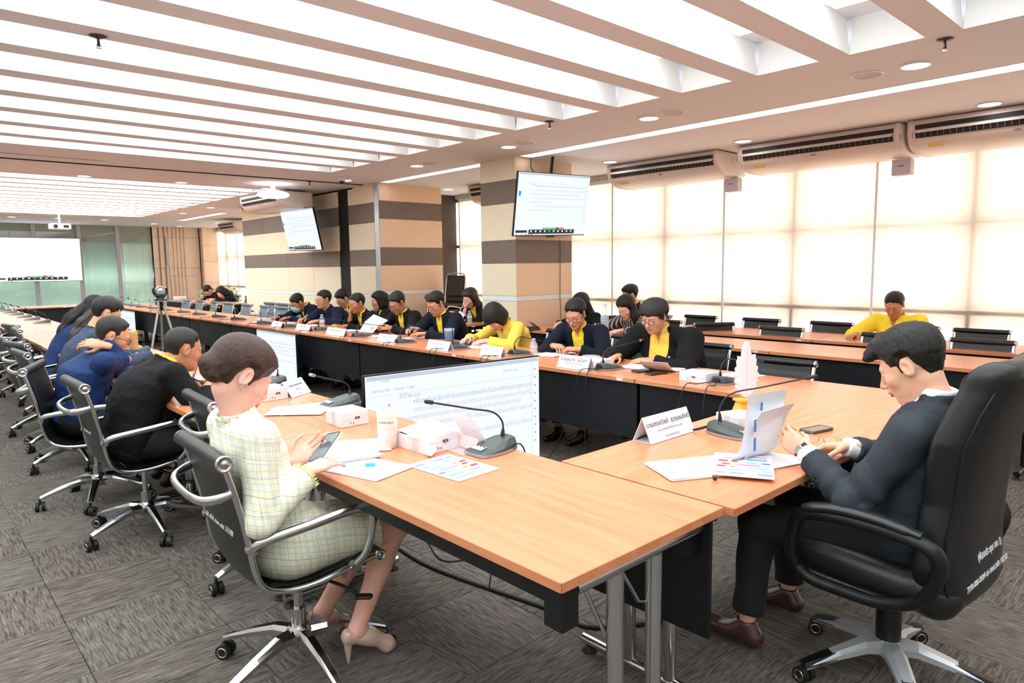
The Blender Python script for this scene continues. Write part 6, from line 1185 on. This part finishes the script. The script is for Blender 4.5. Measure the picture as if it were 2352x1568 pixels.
RP(9.16, 'man with tousled hair and glasses in a black jacket reading behind the navy zip jacket', x=5.30, a=92, hc=(0, .30, 1.04), hp=34, hbulk=1.5, glasses=GMS, v0=.1, vw=.07, skin=SK_M, wR=(.1, .35, .80), wL=(-.1, .35, .8))
RP(8.50, 'woman whose long black hair shows behind the navy zip jacket', x=5.36, a=70, fem=1, hc=(0, .13, 1.02), hp=10, hair='long', strands=[([(0, .06, 1.07), (0, -.02, .95), (0, -.05, .82)], [.08, .08, .05])], jm=BLK, wR=(.1, .3, .75), wL=(-.1, .3, .75))
IB1 = RP(7.32, 'woman with long auburn hair in a black suit holding a pen to her lips', x=6.38, a=84, fem=1, hc=(0, .40, 1.055), hp=24, hy=8, hair='long', hairm=MAR, hbulk=1.2, strands=[([(-.05, .36, 1.08), (-.08, .30, .96), (-.10, .24, .86)], [.05, .05, .02]), ([(.05, .33, 1.08), (.06, .25, .96)], [.05, .03])], v0=.2, vw=.05, vmin=.02, skin=SK_F, wR=(-.02, .50, .87), dR=(-.1, -.05, 1), nR=(.2, 1, .1), cR=(1.1, 1.1, 1.1, 1.1), wL=(-.10, .60, .80), dL=(.1, 1, 0), shm=YEL)[1]
RP(5.52, 'woman in a white face mask with long black hair at the column', x=6.52, a=90, fem=1, hc=(0, .30, 1.02), hp=22, mask=MASKW, hair='long', strands=[([(-.06, .26, 1.04), (-.08, .20, .90), (-.08, .18, .80)], [.045, .045, .02]), ([(.06, .26, 1.04), (.07, .20, .90)], [.045, .03])], vw=.03, v0=.6, shm=WHT, skin=SK_F)
RP(5.35, 'man with black hair and a black jacket turned away by the blinds', x=7.20, a=60, hc=(0, .16, 1.10), hp=15, face=0, jm=BLK, hbulk=1.4, vw=0, wR=(.2, .3, .8), wL=(-.2, .3, .8))
IB4 = RP(4.70, 'woman with long black hair in a black blouse with thin stripes, holding a pen', x=6.42, a=86, fem=1, hc=(0, .34, 1.015), hp=30, hy=8, hair='long', hbulk=1.2, strands=[([(-.07, .32, 1.04), (-.09, .28, .92), (-.09, .26, .80)], [.04, .05, .03]), ([(.07, .30, 1.04), (.09, .24, .92), (.09, .22, .82)], [.04, .045, .02])], outfit='shirt', jm=STR, vw=0, lapel=0, collar=0, skin=SK_F, wR=(.20, .62, .80), wL=(-.16, .60, .79), sleeve=(.066, .066, .064, .058))[1]
RP(2.30, 'man with cropped hair in a bright yellow polo shirt alone in the last row', x=7.40, a=80, hero=1, bv=.010, hc=(0, .20, 1.07), hp=26, hy=14, outfit='shirt', jm=YEL, vw=.03, v0=.75, lapel=0, hbulk=.7, bulk=1.15, sw=.205, sleeve=(.078, .070, .050, .042), skin=SK_D, wR=(.20, .52, .79), wL=(-.15, .45, .79), dR=(-.1, 1, -.1), cut=.55, jinf=.02)
RP(17.62, 'far man in a dark jacket bending over the papers', x=6.25, a=90, hc=(0, .32, .97), neck=(0, .18, .92), hp=50, hbulk=1.4, vw=.03, v0=.6)
RP(16.72, 'far woman with long black hair bending over the papers', x=6.22, a=90, fem=1, hc=(0, .30, .95), hp=38, hair='long', strands=[([(0, .22, 1.0), (0, .1, .9), (0, .04, .8)], [.07, .08, .04])], vw=.04, v0=.5, skin=SK_F)
# ---- what they hold or wear
def at_local(I, v): return I['root'].matrix_basis @ Vector([float(a) for a in v]) if False else Vector(I['root'].location)+Matrix.Rotation(I['root'].rotation_euler.z, 3, 'Z') @ Vector([float(a) for a in v])
def sheet_mesh(name, rows, parent, m=PAP, th=.0008):
    a = MB(); R = []; n = len(rows)
    for side in (0, 1):
        pass
    up = [[Vector(p) for p in r] for r in rows]; nr = len(up); nc = len(up[0])
    def nrmv(i, j): return ((up[min(i+1, nr-1)][j]-up[max(i-1, 0)][j]).cross(up[i][min(j+1, nc-1)]-up[i][max(j-1, 0)])).normalized()
    A = [[up[i][j]+nrmv(i, j)*th/2 for j in range(nc)] for i in range(nr)]; B = [[up[i][j]-nrmv(i, j)*th/2 for j in range(nc)] for i in range(nr)]
    for i in range(nr-1):
        for j in range(nc-1): a.add([A[i][j], A[i+1][j], A[i+1][j+1], A[i][j+1]], [(0, 1, 2, 3)], True); a.add([B[i][j], B[i][j+1], B[i+1][j+1], B[i+1][j]], [(0, 1, 2, 3)], True)
    return a.build(name, m, parent)
def curved_sheet(p0, wdir, path, w, n=9):
    """strip of paper: path is a list of centre offsets"""
    wd = Vector(wdir).normalized(); P = smooth_path(path, 4); return [[Vector(p0)+Vector(p)+wd*(w*(k/4-.5)) for k in range(5)] for p in P]
t = thing('paper', 'white sheets with blue print held upright by the suited man', 'paper', (2.37, 1.23, ZT+.004), 0, 'sheets in hands')
sheet_mesh('sheet', curved_sheet((0, 0, 0), (1, -.25, 0), [(.0, .085, 0), (.0, .03, .004), (.0, -.01, .04), (.004, -.03, .12), (.006, -.035, .20), (.0, -.05, .27)], .20), t)
sheet_mesh('sheet', curved_sheet((0, 0, 0), (1, -.15, .05), [(.05, .045, .001), (.05, -.0, .02), (.045, -.022, .09), (.04, -.045, .16), (.03, -.075, .21)], .20), t)
sheet_mesh('sheet', [[(-.08, .07, -.001), (.14, .03, -.001)], [(-.14, -.07, -.001), (.22, -.18, -.001)]], t)
bl = MB()
for a, b, c, d in ((-.075, .02, .06, .05), (-.075, .02, .13, .045), (-.05, .05, .20, .03)): bl.box((a+.015, -.033-.0+(-.01 if c > .15 else 0), c+.02), (.016, .001, d))
bl.build('print', mat('print_blue', '5f9bd6', .7), t)
# watch of the suited man
w_ = M_I['W'][-1]; d_ = M_I['HM'][-1][0]; c0 = w_+d_*.016; u1 = M_I['HM'][-1][1]; u2 = M_I['HM'][-1][2]; g = MB()
g.loft([[Vector(c0+d_*o+u1*.032*math.cos(a)*s+u2*.024*math.sin(a)*s) for a in [2*PI*k/24 for k in range(24)]] for o, s in ((-.009, 1), (-.009, 1.06), (.009, 1.06), (.009, 1))], True, False); g.build('watch_strap', mat('strap_black', '17171a', .5), M_I['root'])
B_ = Matrix([[float(d_[i]), float(u1[i]), float(u2[i])] for i in range(3)]); g = MB(); g.rbox(Vector(c0+u2*.029), (.030, .034, .009), .008, M=B_); g.build('watch_case', mat('watch_steel', 'b9bcc2', .2, metal=1), M_I['root'])
for k in range(4):
    E_ = M_I['E'][-1]; q = M_I['W'][-1]+(E_-M_I['W'][-1])*(.20+.06*k)+np.array((-.050-.002*k, -.0, -.012)); MB().ell(Vector(q), (.004, .009, .009), 8).build('sleeve_button', mat('button_black', '101114', .3), M_I['root'])
# woman's phone in her left hand, earring
Wp = at_local(W_I, (.045, .205, .835)); t = phone(Wp.x, Wp.y, 0, 'white cased phone held by the woman in tweed', z=Wp.z, case=mat('white_case', 'f0eff4', .3), scr=mat('phone_screen_grey', '4a5a60', .12, coat=.5), rot=(math.radians(30), math.radians(-14), math.radians(-70)))
e = W_I['C']+W_I['M'] @ np.array((.083, -.006, -.040)); MB().tube([Vector(e)+Vector((0, .006*math.cos(a), .008*math.sin(a))) for a in [2*PI*k/10 for k in range(11)]], .0018, 5).build('earring', SIL, W_I['root'])
# fringe on the tweed cuffs and collar
fr = MB(); FY = mat('fringe_yellow', 'e6e2a0', .9)
for s in (1, -1):
    w_, d_, e1, e2 = W_I['W'][s], nrm(W_I['W'][s]-W_I['E'][s]), None, None; e1 = nrm(np.cross(d_, (0, 0, 1))); e2 = np.cross(e1, d_); c0 = w_+(W_I['E'][s]-w_)*.12
    for k in range(70):
        a = 2*PI*k/70+rng.uniform(-.05, .05); r = .050; p = c0+(e1*math.cos(a)+e2*math.sin(a))*r-d_*.006; q = c0+(e1*math.cos(a)+e2*math.sin(a))*(r+rng.uniform(-.004, .008))+d_*rng.uniform(.005, .014)
        fr.tube([Vector(p), Vector(q)], [.0028, .0012], 4)
nx_, U_ = W_I['N']-W_I['U']*.06, W_I['U']; e1 = W_I['Rx']; e2 = W_I['Fw']
for k in range(80):
    a = 2*PI*k/80; c0 = nx_+U_*.078; p = c0+(e1*math.cos(a)+e2*math.sin(a))*.060; q = p+U_*rng.uniform(.006, .016)+(e1*math.cos(a)+e2*math.sin(a))*rng.uniform(-.004, .010); fr.tube([Vector(p), Vector(q)], [.003, .0012], 4)
o = fr.build('fringe', FY, W_I['root']); o['kind'] = 'stuff'
# paper held by the black suit man, paper and pens
t = thing('paper', 'white sheet held up by the man in the black suit and glasses', 'paper', (4.17, 6.66, .80), 0, 'sheets in hands'); sheet_mesh('sheet', [[(.02, -.02, .10), (-.02, .22, .16)], [(-.10, -.0, .03), (-.12, .25, .08)], [(-.17, .02, -.035), (-.19, .27, -.03)]], t)
t = thing('paper', 'lilac white sheet held by the woman with the pen', 'paper', (5.78, 7.32, .77), 0, 'sheets in hands'); sheet_mesh('sheet', [[(.04, -.14, .03), (.04, .07, .12)], [(-.02, -.12, .0), (-.02, .10, .05)], [(-.10, -.10, -.015), (-.10, .14, -.01)]], t)
def pen(x, y, z, d, label, m):
    t = thing('pen', label, 'pen', (x, y, z), 0, 'pens in hands'); d = Vector(d).normalized(); MB().tube([-d*.07, d*.05], .0045, 8).build('barrel', m, t); MB().tube([d*.05, d*.07], [.0045, .001], 8).build('tip', MICD, t)
pen(4.08, 8.55, .84, (-.5, .4, -.5), 'white pen in the hand of the man in the navy zip jacket', PAP); pen(4.05, 9.36, .83, (-.5, .3, -.6), 'white pen in the hand of the masked man', PAP); pen(5.83, 7.24, .96, (.3, -.5, .4), 'dark pen at the lips of the auburn haired woman', MICD); pen(5.80, 4.52, .83, (-.5, -.3, -.6), 'pen in the hand of the striped blouse woman', MICD); pen(1.30, 4.22, .86, (.5, -.5, -.3), 'black pen between the folded hands of the man in the black jacket', MICD)
t = phone(4.12, 5.99, 0, 'blue topped phone in the hands of the bomber jacket man', z=.85, rot=(math.radians(20), 0, math.radians(95)), case=mat('blue_case', '2f6fe0', .4)); 
# small badges on the chest
def chest(I, t, lx, ahead=.004):
    b = I['P']+I['U']*I['L']*t+I['Rx']*lx
    for k in range(60):
        q = b+I['Fw']*(.02+k*.005); v = I['tor'](np.array([q[0]]), np.array([q[1]]), np.array([q[2]]), I['jb'])[0][0]
        if v > 0: return q+I['Fw']*ahead
    return b
def cm(I): return Matrix([[float(I['Rx'][i]), float(I['Fw'][i]), float(I['U'][i])] for i in range(3)])
q = chest(IR7, .70, -.10, .007); MB().box(Vector(q), (.022, .004, .018), M=cm(IR7)).build('logo', PAP, IR7['root']); MB().box(Vector(q)-Vector([float(v) for v in IR7['Rx']])*.032, (.03, .004, .009), M=cm(IR7)).build('logo_lettering', PAP, IR7['root'])
q = chest(IR1, .74, -.125, .014); MB().ell(Vector(q), (.011, .006, .011), 10).build('lapel_pin', mat('pin_silver', 'c9ccd0', .3, metal=.5), IR1['root'])
q = chest(IR2, .70, -.10, .008); MB().box(Vector(q), (.045, .004, .010), M=cm(IR2)).build('logo_lettering', PAP, IR2['root'])
q = chest(IR5, .68, -.09, .010); MB().ell(Vector(q), (.008, .006, .008), 10).build('lapel_pin', PAP, IR5['root'])
for (x, y, z, l, par) in (): pass
letter('DIPROM', .022, PAP, W_I['root'], (0, 0, -5), (0, 0, 0)) if False else None
